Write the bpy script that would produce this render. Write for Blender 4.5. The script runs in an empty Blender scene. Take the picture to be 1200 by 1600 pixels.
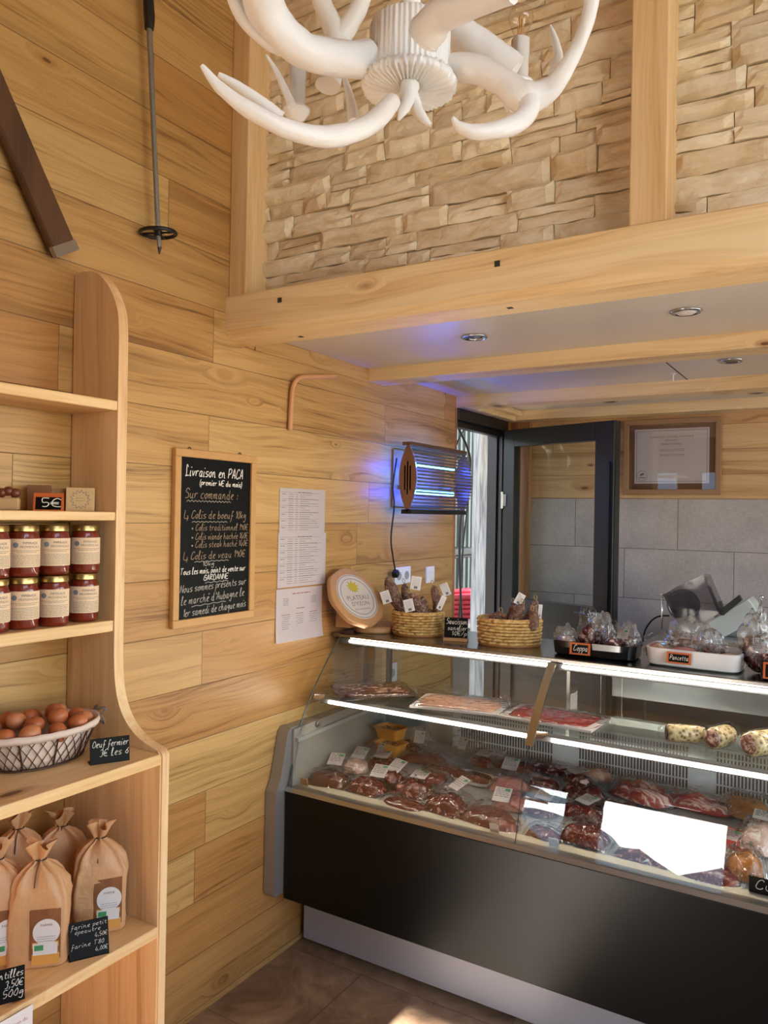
import bpy, bmesh, math, random
from mathutils import Vector, Matrix, Euler, noise
PI = math.pi
SC = bpy.context.scene
COL = SC.collection
rnd = random.Random(7)
# ------------------------------------------------------------------ camera, light, exposure
CAMP = Vector((1.87015584, 0.0, 1.68)); FPX = 1217.5
def _basis(yaw, pitch, roll):
    cy, sy, cp, sp, cr, sr = math.cos(yaw), math.sin(yaw), math.cos(pitch), math.sin(pitch), math.cos(roll), math.sin(roll)
    f = Vector((sy*cp, cy*cp, sp)); r = Vector((cy, -sy, 0)); u = r.cross(f)
    return cr*r + sr*u, -sr*r + cr*u, f
CR, CU, CF = _basis(math.radians(-31.583), math.radians(0.199), math.radians(1.004))
cd = bpy.data.cameras.new('camera'); cam = bpy.data.objects.new('camera', cd); COL.objects.link(cam)
m = Matrix((CR, CU, -CF)).transposed().to_4x4(); m.translation = CAMP; cam.matrix_world = m
cd.sensor_fit = 'VERTICAL'; cd.sensor_height = 32.0; cd.lens = FPX/1600*32.0; cd.clip_start = 0.02
SC.camera = cam
def ray(px, py): return CF + (px-600)/FPX*CR - (py-800)/FPX*CU
def at(px, py, ax, v):
    """place of a thing seen at px,py of the photograph that lies on the plane ax = v"""
    d = ray(px, py); return CAMP + d*((v-CAMP[ax])/d[ax])
def cp(px, py, depth): return CAMP + ray(px, py)*depth

SUN_EL, SUN_AZ = 24.0, 4.5
w = bpy.data.worlds.new('World'); SC.world = w; w.use_nodes = True
nt = w.node_tree; nt.nodes.clear()
sky = nt.nodes.new('ShaderNodeTexSky'); sky.sky_type = 'NISHITA'; sky.sun_disc = False
sky.sun_elevation = math.radians(SUN_EL); sky.sun_rotation = math.radians(180+SUN_AZ); sky.altitude = 1300
bg = nt.nodes.new('ShaderNodeBackground'); bg.inputs['Strength'].default_value = 1.05
wo = nt.nodes.new('ShaderNodeOutputWorld')
hs = nt.nodes.new('ShaderNodeHueSaturation'); hs.inputs['Saturation'].default_value = .72
wm = nt.nodes.new('ShaderNodeMix'); wm.data_type = 'RGBA'; wm.blend_type = 'MULTIPLY'; wm.inputs[0].default_value = 1.0; wm.inputs[7].default_value = (1.06, 1.0, .91, 1)
nt.links.new(sky.outputs[0], hs.inputs['Color']); nt.links.new(hs.outputs[0], wm.inputs[6]); nt.links.new(wm.outputs[2], bg.inputs[0]); nt.links.new(bg.outputs[0], wo.inputs[0])
sl = bpy.data.lights.new('sun', 'SUN'); sl.energy = 30.0; sl.angle = math.radians(0.6); sl.color = (1, .93, .84)
so = bpy.data.objects.new('sun', sl); COL.objects.link(so)
sd = Vector((math.sin(math.radians(SUN_AZ)), math.cos(math.radians(SUN_AZ)), -math.tan(math.radians(SUN_EL)))).normalized()
so.rotation_euler = sd.to_track_quat('-Z', 'Y').to_euler(); so.location = (0, -6, 5)
def area(name, loc, dirv, sx, sy, power, col, portal=False):
    l = bpy.data.lights.new(name, 'AREA'); l.shape = 'RECTANGLE'; l.size = sx; l.size_y = sy
    l.energy = power; l.color = col
    if portal: l.cycles.is_portal = True
    o = bpy.data.objects.new(name, l); COL.objects.link(o); o.location = loc
    o.rotation_euler = Vector(dirv).to_track_quat('-Z', 'Z').to_euler(); return o
area('portal_front', (0.9, -2.32, 1.0), (0, 1, 0), 5.6, 2.0, 1, (1, 1, 1), True)
area('portal_gable', (1.8, -2.32, 3.2), (0, 1, 0), 3.0, 1.5, 1, (1, 1, 1), True)
area('portal_right', (3.73, 0.5, 1.55), (-1, 0, 0), 2.6, 1.3, 1, (1, 1, 1), True)
area('portal_right_back', (3.73, 3.2, 1.55), (-1, 0, 0), 2.2, 1.3, 1, (1, 1, 1), True)
area('portal_right_upper', (3.73, 0.4, 3.1), (-1, 0, 0), 2.2, .9, 1, (1, 1, 1), True)
area('portal_side_door', (-0.13, 4.08, 1.1), (1, 0, 0), 0.66, 2.2, 1, (1, 1, 1), True)
SC.view_settings.view_transform = 'Standard'; SC.view_settings.look = 'None'
SC.view_settings.gamma = 1.0; SC.view_settings.use_curve_mapping = False
SC.view_settings.exposure = 0.50
SC.cycles.use_denoising = True
SC.cycles.max_bounces = 10; SC.cycles.transparent_max_bounces = 40; SC.cycles.sample_clamp_indirect = 6.0
SC.cycles.caustics_reflective = False; SC.cycles.caustics_refractive = False

# ------------------------------------------------------------------ colours and materials
def rgb(h, s=1.0):
    h = h.lstrip('#'); c = [int(h[i:i+2], 16)/255 for i in (0, 2, 4)]
    return tuple((((x+.055)/1.055)**2.4 if x > .04045 else x/12.92)*s for x in c) + (1,)
class NT:
    def __init__(s, name):
        s.m = bpy.data.materials.new(name); s.m.use_nodes = True; s.t = s.m.node_tree; s.t.nodes.clear()
        s.out = s.n('OutputMaterial')
    def n(s, typ, **kw):
        x = s.t.nodes.new('ShaderNode'+typ)
        for k, v in kw.items(): setattr(x, k, v)
        return x
    def set(s, sock, v):
        if hasattr(v, 'default_value') or hasattr(v, 'is_output'): s.t.links.new(v, sock)
        else: sock.default_value = v
    def math(s, op, a, b=None, c=None, clamp=False):
        x = s.n('Math', operation=op); x.use_clamp = clamp
        for i, v in enumerate((a, b, c)):
            if v is not None: s.set(x.inputs[i], v)
        return x.outputs[0]
    def comb(s, x, y, z):
        c = s.n('CombineXYZ')
        for i, v in enumerate((x, y, z)): s.set(c.inputs[i], v)
        return c.outputs[0]
    def noise(s, vec, scale, detail=3, rough=.5, dist=0):
        x = s.n('TexNoise'); s.set(x.inputs['Vector'], vec); x.inputs['Scale'].default_value = scale
        x.inputs['Detail'].default_value = detail; x.inputs['Roughness'].default_value = rough
        x.inputs['Distortion'].default_value = dist; return x.outputs[0]
    def ramp(s, f, stops, interp='LINEAR'):
        x = s.n('ValToRGB'); e = x.color_ramp.elements; x.color_ramp.interpolation = interp
        while len(e) < len(stops): e.new(.5)
        for i, (p, c) in enumerate(stops): e[i].position = p; e[i].color = c if len(c) == 4 else tuple(c)+(1,)
        s.set(x.inputs[0], f); return x.outputs[0]
    def mix(s, f, a, b, mode='MIX'):
        x = s.n('Mix', data_type='RGBA', blend_type=mode); s.set(x.inputs[0], f); s.set(x.inputs[6], a); s.set(x.inputs[7], b)
        return x.outputs[2]
    def white(s, vec):
        x = s.n('TexWhiteNoise', noise_dimensions='3D'); s.set(x.inputs['Vector'], vec); return x.outputs['Value']
    def bsdf(s, col, rough=.5, metal=0, height=None, bump=.3, dist=.002, **kw):
        b = s.n('BsdfPrincipled'); s.set(b.inputs['Base Color'], col); s.set(b.inputs['Roughness'], rough); s.set(b.inputs['Metallic'], metal)
        for k, v in kw.items(): s.set(b.inputs[k.replace('_', ' ')], v)
        if height is not None:
            u = s.n('Bump'); u.inputs['Strength'].default_value = bump; u.inputs['Distance'].default_value = dist
            s.set(u.inputs['Height'], height); s.t.links.new(u.outputs[0], b.inputs['Normal'])
        s.t.links.new(b.outputs[0], s.out.inputs[0]); return b
def plain(name, col, rough=.5, metal=0, nscale=None, nbump=.1, var=0.0, bdist=.003, **kw):
    t = NT(name); c = rgb(col) if isinstance(col, str) else col; h = None
    tc = t.n('TexCoord').outputs['Object']
    if nscale:
        h = t.noise(tc, nscale, 4)
        if var: c = t.mix(h, tuple(x*(1-var) for x in c[:3])+(1,), tuple(min(1, x*(1+var)) for x in c[:3])+(1,))
    t.bsdf(c, rough, metal, h, nbump, bdist, **kw); return t.m
def emit(name, col, strength):
    t = NT(name); e = t.n('Emission'); e.inputs[0].default_value = rgb(col); e.inputs[1].default_value = strength
    t.t.links.new(e.outputs[0], t.out.inputs[0]); return t.m
def sheer(name, tint=(.97, .99, .98), rough=.0, ior=1.45, bump=0, bscale=30, haze=0, hazecol=(1, 1, 1), gain=1.0):
    """thin clear sheet: lets light straight through, mirrors by Fresnel, optional milky share"""
    t = NT(name); tr = t.n('BsdfTransparent'); tr.inputs[0].default_value = tuple(tint)+(1,)
    g = t.n('BsdfGlossy'); g.inputs['Roughness'].default_value = rough
    fr = t.n('Fresnel'); bk = t.n('NewGeometry').outputs['Backfacing']
    t.set(fr.inputs['IOR'], t.math('ADD', ior, t.math('MULTIPLY', bk, 1/ior-ior)))   # both faces of a thin sheet mirror alike
    if bump:
        tc = t.n('TexCoord').outputs['Object']
        h = t.n('TexNoise', noise_type='RIDGED_MULTIFRACTAL'); t.set(h.inputs['Vector'], tc); h.inputs['Scale'].default_value = bscale; h.inputs['Detail'].default_value = 3
        u = t.n('Bump'); u.inputs['Strength'].default_value = bump; u.inputs['Distance'].default_value = .01
        t.set(u.inputs['Height'], h.outputs[0]); t.t.links.new(u.outputs[0], g.inputs['Normal']); t.t.links.new(u.outputs[0], fr.inputs['Normal'])
    fac = t.math('MULTIPLY', fr.outputs[0], gain, clamp=True)
    mx = t.n('MixShader'); t.set(mx.inputs[0], fac); t.t.links.new(tr.outputs[0], mx.inputs[1]); t.t.links.new(g.outputs[0], mx.inputs[2])
    last = mx.outputs[0]
    if haze:
        d = t.n('BsdfDiffuse'); d.inputs[0].default_value = tuple(hazecol)+(1,)
        m2 = t.n('MixShader'); m2.inputs[0].default_value = haze; t.t.links.new(last, m2.inputs[1]); t.t.links.new(d.outputs[0], m2.inputs[2]); last = m2.outputs[0]
    t.t.links.new(last, t.out.inputs[0]); return t.m

def wood(name, light, mid, dark, axis='y', pw=None, pl=None, u0=0.0, vaxis='z', knots=1.0, rough=.42, seam=.0022, grain=1.0, tone=.16):
    """pine: grain along axis; boards of width pw across vaxis and length pl"""
    t = NT(name); tc = t.n('TexCoord').outputs['Object']; sp = t.n('SeparateXYZ'); t.set(sp.inputs[0], tc)
    idx = {'x': 0, 'y': 1, 'z': 2}; L = sp.outputs[idx[axis]]; V = sp.outputs[idx[vaxis]]
    o3 = [k for k in 'xyz' if k not in (axis, vaxis)][0]; T = sp.outputs[idx[o3]]
    if pw:
        v = t.math('DIVIDE', t.math('SUBTRACT', V, u0), pw); row = t.math('FLOOR', v); vf = t.math('SUBTRACT', v, row)
        rr = t.white(t.comb(row, 3.7, 1.1))
        l = t.math('ADD', t.math('DIVIDE', L, pl), t.math('MULTIPLY', rr, 7.3)); colm = t.math('FLOOR', l); lf = t.math('SUBTRACT', l, colm)
        idv = t.comb(row, colm, 0.5); r1 = t.white(idv); r2 = t.white(t.comb(colm, row, 9.2))
        ev = t.math('MULTIPLY', t.math('MINIMUM', vf, t.math('SUBTRACT', 1.0, vf)), pw)
        el = t.math('MULTIPLY', t.math('MINIMUM', lf, t.math('SUBTRACT', 1.0, lf)), pl)
        e = t.math('MINIMUM', ev, el); sm = t.math('DIVIDE', e, seam, clamp=True)
    else:
        r1 = 0.5; r2 = 0.37; sm = None
    lo = t.math('ADD', L, t.math('MULTIPLY', r1, 31.0)); vo = t.math('ADD', V, t.math('MULTIPLY', r2, 17.0))
    # knots: one cell here and there
    kv = t.comb(t.math('MULTIPLY', lo, 3.6), t.math('MULTIPLY', vo, 9.5), t.math('MULTIPLY', T, 2.0))
    vr = t.n('TexVoronoi', feature='F1', voronoi_dimensions='3D'); t.set(vr.inputs['Vector'], kv); vr.inputs['Scale'].default_value = 1.0; vr.inputs['Randomness'].default_value = .9
    vs = t.n('SeparateColor'); t.set(vs.inputs[0], vr.outputs['Color'])
    on = t.math('GREATER_THAN', vs.outputs[0], 1-.42*knots)
    kd = t.math('MULTIPLY', vr.outputs['Distance'], t.math('ADD', 1.0, t.math('MULTIPLY', vs.outputs[1], 2.5)))
    near = t.math('MULTIPLY', on, t.math('SUBTRACT', 1.0, t.math('DIVIDE', kd, .55, clamp=True)))
    warp = t.noise(t.comb(t.math('MULTIPLY', lo, 1.1), t.math('MULTIPLY', vo, 5.0), T), 1.0, 2)
    gv = t.math('ADD', t.math('MULTIPLY', vo, 20.0), t.math('ADD', t.math('MULTIPLY', warp, 2.4), t.math('MULTIPLY', near, 1.6)))
    tt = t.math('MULTIPLY', T, 13.0)
    g1 = t.noise(t.comb(t.math('MULTIPLY', lo, .8), gv, tt), 1.0, 3, .55)
    g2 = t.noise(t.comb(t.math('MULTIPLY', lo, 2.2), t.math('MULTIPLY', gv, 4.0), t.math('MULTIPLY', tt, 5.0)), 1.6, 4, .6)
    f = t.math('ADD', t.math('MULTIPLY', g1, .62), t.math('MULTIPLY', t.math('ADD', t.math('MULTIPLY', t.math('SUBTRACT', g2, .5), grain), .5), .42))
    col = t.ramp(f, [(.30, rgb(dark)), (.44, rgb(mid)), (.60, rgb(light)), (.80, rgb(light))])
    if pw:
        # a few boards have darker heartwood stripes
        hv = t.noise(t.comb(t.math('MULTIPLY', lo, .45), t.math('MULTIPLY', gv, .55), 0.0), 1.0, 2, .5)
        hs = t.math('MULTIPLY', t.math('GREATER_THAN', r2, .45), t.math('MULTIPLY', t.math('SUBTRACT', hv, .54), 6.0, clamp=True))
        hs = t.math('MULTIPLY', hs, t.math('ADD', .25, t.math('MULTIPLY', g2, .8)), clamp=True)
        col = t.mix(hs, col, rgb(dark))
        k = t.math('ADD', 1-tone/2, t.math('MULTIPLY', r1, tone))
        cc = t.n('CombineColor'); t.set(cc.inputs[0], k); t.set(cc.inputs[1], t.math('MULTIPLY', k, k)); t.set(cc.inputs[2], t.math('POWER', k, 3.0))
        col = t.mix(1.0, col, cc.outputs[0], 'MULTIPLY')
    ring = t.math('MULTIPLY', on, t.math('SUBTRACT', 1.0, t.math('DIVIDE', kd, .30, clamp=True)))
    core = t.math('MULTIPLY', on, t.math('LESS_THAN', kd, .11))
    col = t.mix(t.math('MULTIPLY', t.math('MULTIPLY', ring, 1.4, clamp=True), .75), col, rgb('#9a6330'))
    col = t.mix(t.math('MULTIPLY', core, .8), col, rgb('#5c3416'))
    h = t.math('MULTIPLY', g2, .25)
    if sm is not None:
        col = t.mix(t.math('MULTIPLY', t.math('SUBTRACT', 1.0, sm), .78), col, rgb('#3d2410'))
        h = t.math('ADD', t.math('MULTIPLY', sm, 1.0), h)
    t.bsdf(col, rough, 0, h, .35, .003); return t.m

M = {}
M['wall_wood'] = wood('wall_pine_boards', '#bf945a', '#ad824a', '#704820', 'y', .180, 1.7, 0.022, 'z', 1.9, .4, grain=1.5, tone=.26)
M['back_wood'] = wood('back_pine_boards', '#d6b080', '#c69c68', '#986c3e', 'x', .135, 2.4, 1.80, 'z', 1.0, .42)
M['beam_x'] = wood('beam_pine_along_x', '#f0d6a6', '#e4c28c', '#be955f', 'x', vaxis='z', knots=1.2, rough=.5)
M['beam_z'] = wood('post_pine_upright', '#e6c596', '#d9b27c', '#b48a58', 'z', vaxis='x', knots=1.5, rough=.5)
M['shelf_z'] = wood('shelf_pine_upright', '#ecc898', '#dfb483', '#c0915e', 'z', vaxis='x', knots=.75, rough=.5)
M['shelf_y'] = wood('shelf_pine_boards', '#ecc894', '#deb47c', '#ba8c58', 'y', vaxis='x', knots=.6, rough=.45)
M['redwood'] = wood('reddish_trim_wood', '#a9764a', '#8f5c38', '#6e4226', 'z', vaxis='x', knots=.3, rough=.5)
M['roof_wood'] = wood('ceiling_boards', '#d9b27a', '#c89a60', '#a07040', 'x', .16, 2.5, 0, 'y', .8, .5)
M['beech'] = plain('beech', '#b58658', .5, 0, 30, .1, .15)
M['frame_wood'] = plain('chalkboard_frame_wood', '#c2935a', .5, 0, 40, .1, .12)
M['white_panel'] = plain('satin_ceiling_panel', '#d8d0c4', .28, 0, 3, .02)
M['black_metal'] = plain('anthracite_coated_metal', '#121315', .42)
M['black'] = plain('black_plastic', '#0c0c0d', .4)
M['slate'] = plain('black_slate_board', '#060607', .5, Specular_IOR_Level=.15)
M['chalk'] = plain('white_chalk', '#f0ece4', .9)
M['chalk_dim'] = plain('faded_chalk', '#a08a72', .9)
M['chalk_grey'] = plain('grey_chalk', '#b5b0a6', .9)
M['chrome'] = plain('chrome', '#cfcfcf', .12, 1)
M['steel'] = plain('brushed_steel', '#a9a8a5', .3, 1, 60, .05)
M['steel_lt'] = plain('light_steel_panel', '#a9aaa8', .45, .3)
M['alu'] = plain('grey_aluminium', '#9c9a98', .38, .55)
M['alu_w'] = plain('pale_grey_plinth', '#a4a7b4', .45, .1)
M['blackgloss'] = plain('black_lacquered_panel', '#070707', .30, 0, 2.0, .03, Specular_IOR_Level=.26)
M['white'] = plain('white_plastic', '#e8e6e4', .35)
M['paper'] = plain('white_paper', '#e0d9d8', .55)
M['ink'] = plain('dark_ink', '#2b2726', .7)
M['ink_grey'] = plain('grey_ink', '#756b68', .7)
M['ink_red'] = plain('red_ink', '#a85040', .7)
M['green'] = plain('green_print', '#3f8f5a', .6)
M['orange'] = plain('orange_wood_frame', '#c4622c', .5)
M['glass'] = sheer('counter_glass', (.985, .995, .99), 0, 1.52, gain=1.1)
M['glass_shelf'] = sheer('green_edged_glass_shelf', (.90, .97, .94), 0, 1.52)
M['door_glass'] = sheer('door_glass', (.90, .92, .92), 0, 1.52, gain=1.1)
M['smoke'] = sheer('smoked_plastic_guard', (.60, .57, .58), .04, 1.5, haze=.06, hazecol=(.5, .48, .5))
M['film'] = sheer('crinkled_plastic_film', (.985, .985, .985), .06, 1.45, bump=.8, bscale=30, haze=.0, gain=1.05)
M['film_dull'] = sheer('cloudy_plastic_bag', (.93, .93, .93), .15, 1.5, bump=1.0, bscale=16, haze=.10, gain=2.4)
M['bulb'] = sheer('clear_bulb_glass', (.98, .96, .92), 0, 1.5, gain=1.5)
M['filament'] = plain('amber_filament', '#c98a30', .5)
M['antler'] = plain('white_painted_antler', '#efece6', .36, 0, 26, .7, 0, .006)
M['led'] = emit('led_strip', '#fff0dc', 50)
M['uv'] = emit('uv_tube', '#2348ff', 55)
M['uvlight'] = emit('uv_tube_core', '#48b8ff', 12)
M['rubber'] = plain('black_rubber', '#111111', .6)
M['gasket'] = plain('grey_trim', '#8b8a86', .35, .4)

# ------------------------------------------------------------------ mesh helpers
class MB:
    def __init__(s): s.b = bmesh.new(); s.lay = None
    def xf(s, vs, rot=None, loc=(0, 0, 0)):
        R = Euler(rot).to_matrix() if rot is not None and len(rot) == 3 and not isinstance(rot, Matrix) else (rot or Matrix.Identity(3))
        for v in vs: v.co = R @ v.co + Vector(loc)
    def box(s, c, d, rot=None, bev=0, seg=1):
        r = bmesh.ops.create_cube(s.b, size=1.0); vs = r['verts']
        for v in vs: v.co = Vector((v.co.x*d[0], v.co.y*d[1], v.co.z*d[2]))
        if bev:
            es = list({e for v in vs for e in v.link_edges})
            rr = bmesh.ops.bevel(s.b, geom=es, offset=bev, segments=seg, affect='EDGES', profile=.5)
            vs = list({v for f in rr['faces'] for v in f.verts} | {v for v in vs if v.is_valid})
        s.xf(vs, rot, c); return vs
    def bb(s, a, b, bev=0, seg=1):
        return s.box([(a[i]+b[i])/2 for i in range(3)], [abs(b[i]-a[i]) for i in range(3)], None, bev, seg)
    def rings(s, rings, closed=True, cap0=True, cap1=True):
        L = [[s.b.verts.new(p) for p in r] for r in rings]; n = len(L[0])
        for i in range(len(L)-1):
            for j in range(n if closed else n-1):
                k = (j+1) % n
                try: s.b.faces.new((L[i][j], L[i][k], L[i+1][k], L[i+1][j]))
                except ValueError: pass
        if closed and cap0 and n > 2: s.b.faces.new(list(reversed(L[0])))
        if closed and cap1 and n > 2: s.b.faces.new(L[-1])
        return L
    def tube(s, pts, rad, seg=8, cap=True, flat=1.0, ripple=0, seed=0):
        pts = [Vector(p) for p in pts]; n = len(pts)
        if not hasattr(rad, '__len__'): rad = [rad]*n
        rg = []; up = None
        for i, p in enumerate(pts):
            d = (pts[min(i+1, n-1)]-pts[max(i-1, 0)])
            d = d.normalized() if d.length > 1e-9 else Vector((0, 0, 1))
            if up is None:
                up = Vector((0, 0, 1)) if abs(d.z) < .9 else Vector((1, 0, 0))
            a = up - d*up.dot(d); a = a.normalized() if a.length > 1e-6 else d.orthogonal().normalized(); up = a; b = d.cross(a)
            ring = []
            for k in range(seg):
                t = 2*PI*k/seg; r = rad[i]
                if ripple: r *= 1+ripple*noise.noise(Vector((math.cos(t)*1.5+seed, math.sin(t)*1.5, i*.25)))
                ring.append(p+(a*math.cos(t)*flat+b*math.sin(t))*r)
            rg.append(ring)
        s.rings(rg, True, cap, cap)
    def lathe(s, prof, seg=24, loc=(0, 0, 0), rot=None, cap=True, sx=1, sy=1):
        R = Euler(rot).to_matrix() if rot is not None else Matrix.Identity(3); l = Vector(loc)
        s.rings([[R @ Vector((r*math.cos(2*PI*k/seg)*sx, r*math.sin(2*PI*k/seg)*sy, z))+l for k in range(seg)] for r, z in prof], True, cap, cap)
    def prism(s, poly, y0, y1, axes='xz', bev=0):
        """closed outline poly extruded from y0 to y1 along the remaining axis"""
        idx = {'x': 0, 'y': 1, 'z': 2}; a, b = idx[axes[0]], idx[axes[1]]; c = 3-a-b
        def P(p, q):
            v = [0, 0, 0]; v[a] = p[0]; v[b] = p[1]; v[c] = q; return v
        A = [s.b.verts.new(P(p, y0)) for p in poly]; B = [s.b.verts.new(P(p, y1)) for p in poly]; n = len(A)
        f = [s.b.faces.new(A), s.b.faces.new(list(reversed(B)))]
        for i in range(n): f.append(s.b.faces.new((A[i], B[i], B[(i+1) % n], A[(i+1) % n])))
        return A+B
    def grid(s, nx, ny, fn):
        V = [[s.b.verts.new(fn(i/nx, j/ny)) for j in range(ny+1)] for i in range(nx+1)]
        for i in range(nx):
            for j in range(ny): s.b.faces.new((V[i][j], V[i+1][j], V[i+1][j+1], V[i][j+1]))
        return V
    def ico(s, c, d, sub=2, rot=None, fn=None):
        r = bmesh.ops.create_icosphere(s.b, subdivisions=sub, radius=1.0)
        for v in r['verts']:
            k = fn(v.co) if fn else 1.0
            v.co = Vector((v.co.x*d[0]*k, v.co.y*d[1]*k, v.co.z*d[2]*k))
        s.xf(r['verts'], rot, c)
    def flip(s): bmesh.ops.recalc_face_normals(s.b, faces=s.b.faces)
    def build(s, name, mat, parent=None, world=False, smooth=False, angle=None, recalc=True, off=None):
        if recalc: s.flip()
        if world and parent is not None:
            s.b.transform(parent.matrix_basis.inverted())
        me = bpy.data.meshes.new(name); s.b.to_mesh(me); s.b.free()
        if smooth:
            for p in me.polygons: p.use_smooth = True
            if angle: 
                try: me.set_sharp_from_angle(angle=math.radians(angle))
                except Exception: pass
        o = bpy.data.objects.new(name, me); COL.objects.link(o)
        if mat is not None: me.materials.append(mat)
        if parent is not None: o.parent = parent
        return o
def tag(o, label, cat, group=None, kind=None):
    o['label'] = label; o['category'] = cat
    if group: o['group'] = group
    if kind: o['kind'] = kind
    return o
def thing(name, label, cat, loc=(0, 0, 0), rotz=0, group=None, rot=None):
    o = bpy.data.objects.new(name, None); COL.objects.link(o); o.empty_display_size = .05
    o.location = loc; o.rotation_euler = rot if rot else (0, 0, rotz)
    o.matrix_basis = Matrix.Translation(Vector(loc)) @ Euler(rot if rot else (0, 0, rotz)).to_matrix().to_4x4()
    return tag(o, label, cat, group)
def struct(name, mb, mat, **kw):
    o = mb.build(name, mat, **kw); o['kind'] = 'structure'; return o
def root_of(mbo, loc):   # give a one-mesh thing its origin at its base
    loc = Vector(loc)
    for v in mbo.data.vertices: v.co -= loc
    mbo.location = loc; return mbo
def crom(pts, n=6):
    pts = [Vector(p) for p in pts]; out = []
    for i in range(len(pts)-1):
        p0, p1, p2, p3 = pts[max(i-1, 0)], pts[i], pts[i+1], pts[min(i+2, len(pts)-1)]
        for k in range(n):
            t = k/n
            out.append(.5*((2*p1)+(-p0+p2)*t+(2*p0-5*p1+4*p2-p3)*t*t+(-p0+3*p1-3*p2+p3)*t**3))
    out.append(pts[-1]); return out
def interp(vals, n):
    out = []
    for i in range(len(vals)-1):
        for k in range(n): out.append(vals[i]+(vals[i+1]-vals[i])*k/n)
    out.append(vals[-1]); return out

# handwriting: each letter is a few pen strokes on a small grid (x 0-6, height 0-9, baseline 3)
G = {'a':'46 26 14 23 33 45|46 43 53','b':'19 13 33 44 36 15','c':'46 26 14 23 43','d':'45 26 14 23 43 45|49 43 53','e':'14 35 46 26 14 23 43','f':'48 39 28 23 10|15 45',
'g':'46 26 14 24 45|46 41 30 11','h':'19 13|14 26 36 44 43 53','i':'16 13 23|18 28','j':'36 31 10|38 48','k':'19 13|46 14|25 43','l':'14 29 19 13 33','m':'16 13|14 26 35 33|35 46 56 53 63',
'n':'16 13|14 26 36 44 43 53','o':'36 15 14 23 33 45 36 46','p':'16 10|15 26 46 44 23','q':'46 26 14 24 45|46 40','r':'16 13|14 26 46','s':'46 26 15 44 33 13','t':'28 24 33 43|16 46','u':'16 14 23 33 45|46 43 53',
'v':'16 23 46','w':'16 23 35 43 56','x':'16 43|46 13','y':'16 14 24 45|46 41 10','z':'16 46 13 43',
'L':'38 29 19 23 13 33 53','P':'19 13|18 39 58 46 15','A':'13 39 53|25 45','C':'58 49 28 15 14 23 43 54','S':'58 49 29 17 46 54 33 13','G':'58 49 28 14 33 53 56 36','R':'19 13|19 49 47 16 53','D':'19 13 43 56 39 19',
'N':'13 19 53 59','T':'19 69|39 33','O':'39 17 14 33 54 57 39','W':'19 23 36 53 69','E':'59 19 13 53|16 46','0':'39 16 14 33 45 47 39','1':'17 29 23','2':'18 39 47 13 43','3':'18 39 47 36 45 33 13','4':'39 14 54|46 42',
'5':'49 19 16 36 45 33 13','6':'48 26 14 33 44 36 15','8':'36 18 39 48 36 14 33 44 36','9':'47 28 17 26 47 43','€':'58 39 17 14 33 53|06 46|05 45','(':'29 16 14 21',')':'19 26 24 11',',':'24 12','.':'23 24','\'':'29 27',
':':'23 24|25 26','-':'15 45','>':'19 13 63|55 63 51','*':'14 25 34 23 14','/':'13 49','é':'14 35 46 26 14 23 43|38 49','è':'14 35 46 26 14 23 43','~':''}
def text_w(text):
    w_ = 0
    for ch in text:
        g = G.get(ch)
        w_ += 3.2 if ch == ' ' else (3 if not g else max(int(q[0]) for st in g.split('|') for q in st.split())+.7)
    return w_
def write(mb, text, x, z, h, y=0, r=None, slant=.18, squeeze=1.0, jit=.0, climb=0.0, fit=None):
    """pen strokes on the local XZ plane, facing -Y; h is the height of a small letter"""
    u = h/3; cx = x; r = r or h*.13
    if fit: squeeze = fit/(text_w(text)*u)
    for ch in text:
        if ch == ' ': cx += 3.2*u*squeeze; continue
        g = G.get(ch)
        if not g: cx += 3*u; continue
        wmax = 0
        for st in g.split('|'):
            P = []
            for q in st.split():
                a, b = int(q[0]), int(q[1])-3; wmax = max(wmax, a)
                P.append(Vector((cx+(a*squeeze+b*slant)*u, y, z+(cx-x)*climb+b*u)))
            P = crom(P, 3) if len(P) > 2 else P
            mb.tube(P, r, 4, flat=1.0)
        cx += (wmax+.7)*u*squeeze
    return cx
def wave(mb, x0, x1, z, amp, n, y=0, r=.001, climb=0):
    mb.tube([(x0+(x1-x0)*i/n, y, z+(amp if i % 2 else -amp)+climb*(x1-x0)*i/n) for i in range(n+1)], r, 4)
def text_into(mb, text, size, x, y, z, align='CENTER'):
    cu = bpy.data.curves.new('t', 'FONT'); cu.body = text; cu.size = size; cu.align_x = align; cu.resolution_u = 2
    ob = bpy.data.objects.new('t', cu); COL.objects.link(ob)
    dg = bpy.context.evaluated_depsgraph_get(); me = bpy.data.meshes.new_from_object(ob.evaluated_get(dg))
    me.transform(Matrix.Translation((x, y, z)) @ Matrix.Rotation(PI/2, 4, 'X')); mb.b.from_mesh(me)
    bpy.data.objects.remove(ob); bpy.data.curves.remove(cu); bpy.data.meshes.remove(me)
def words(mb, x0, x1, z, h, y, rr, fill=.8, th=.0002):
    """a line of print too small to read: word-long dashes"""
    x = x0
    while x < x1:
        wd = rr.uniform(2, 6)*h
        if x+wd > x1: wd = x1-x
        if wd > h*.5: mb.bb((x, y-th, z), (x+wd, y, z+h*.5))
        x += wd+h*.7
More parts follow.
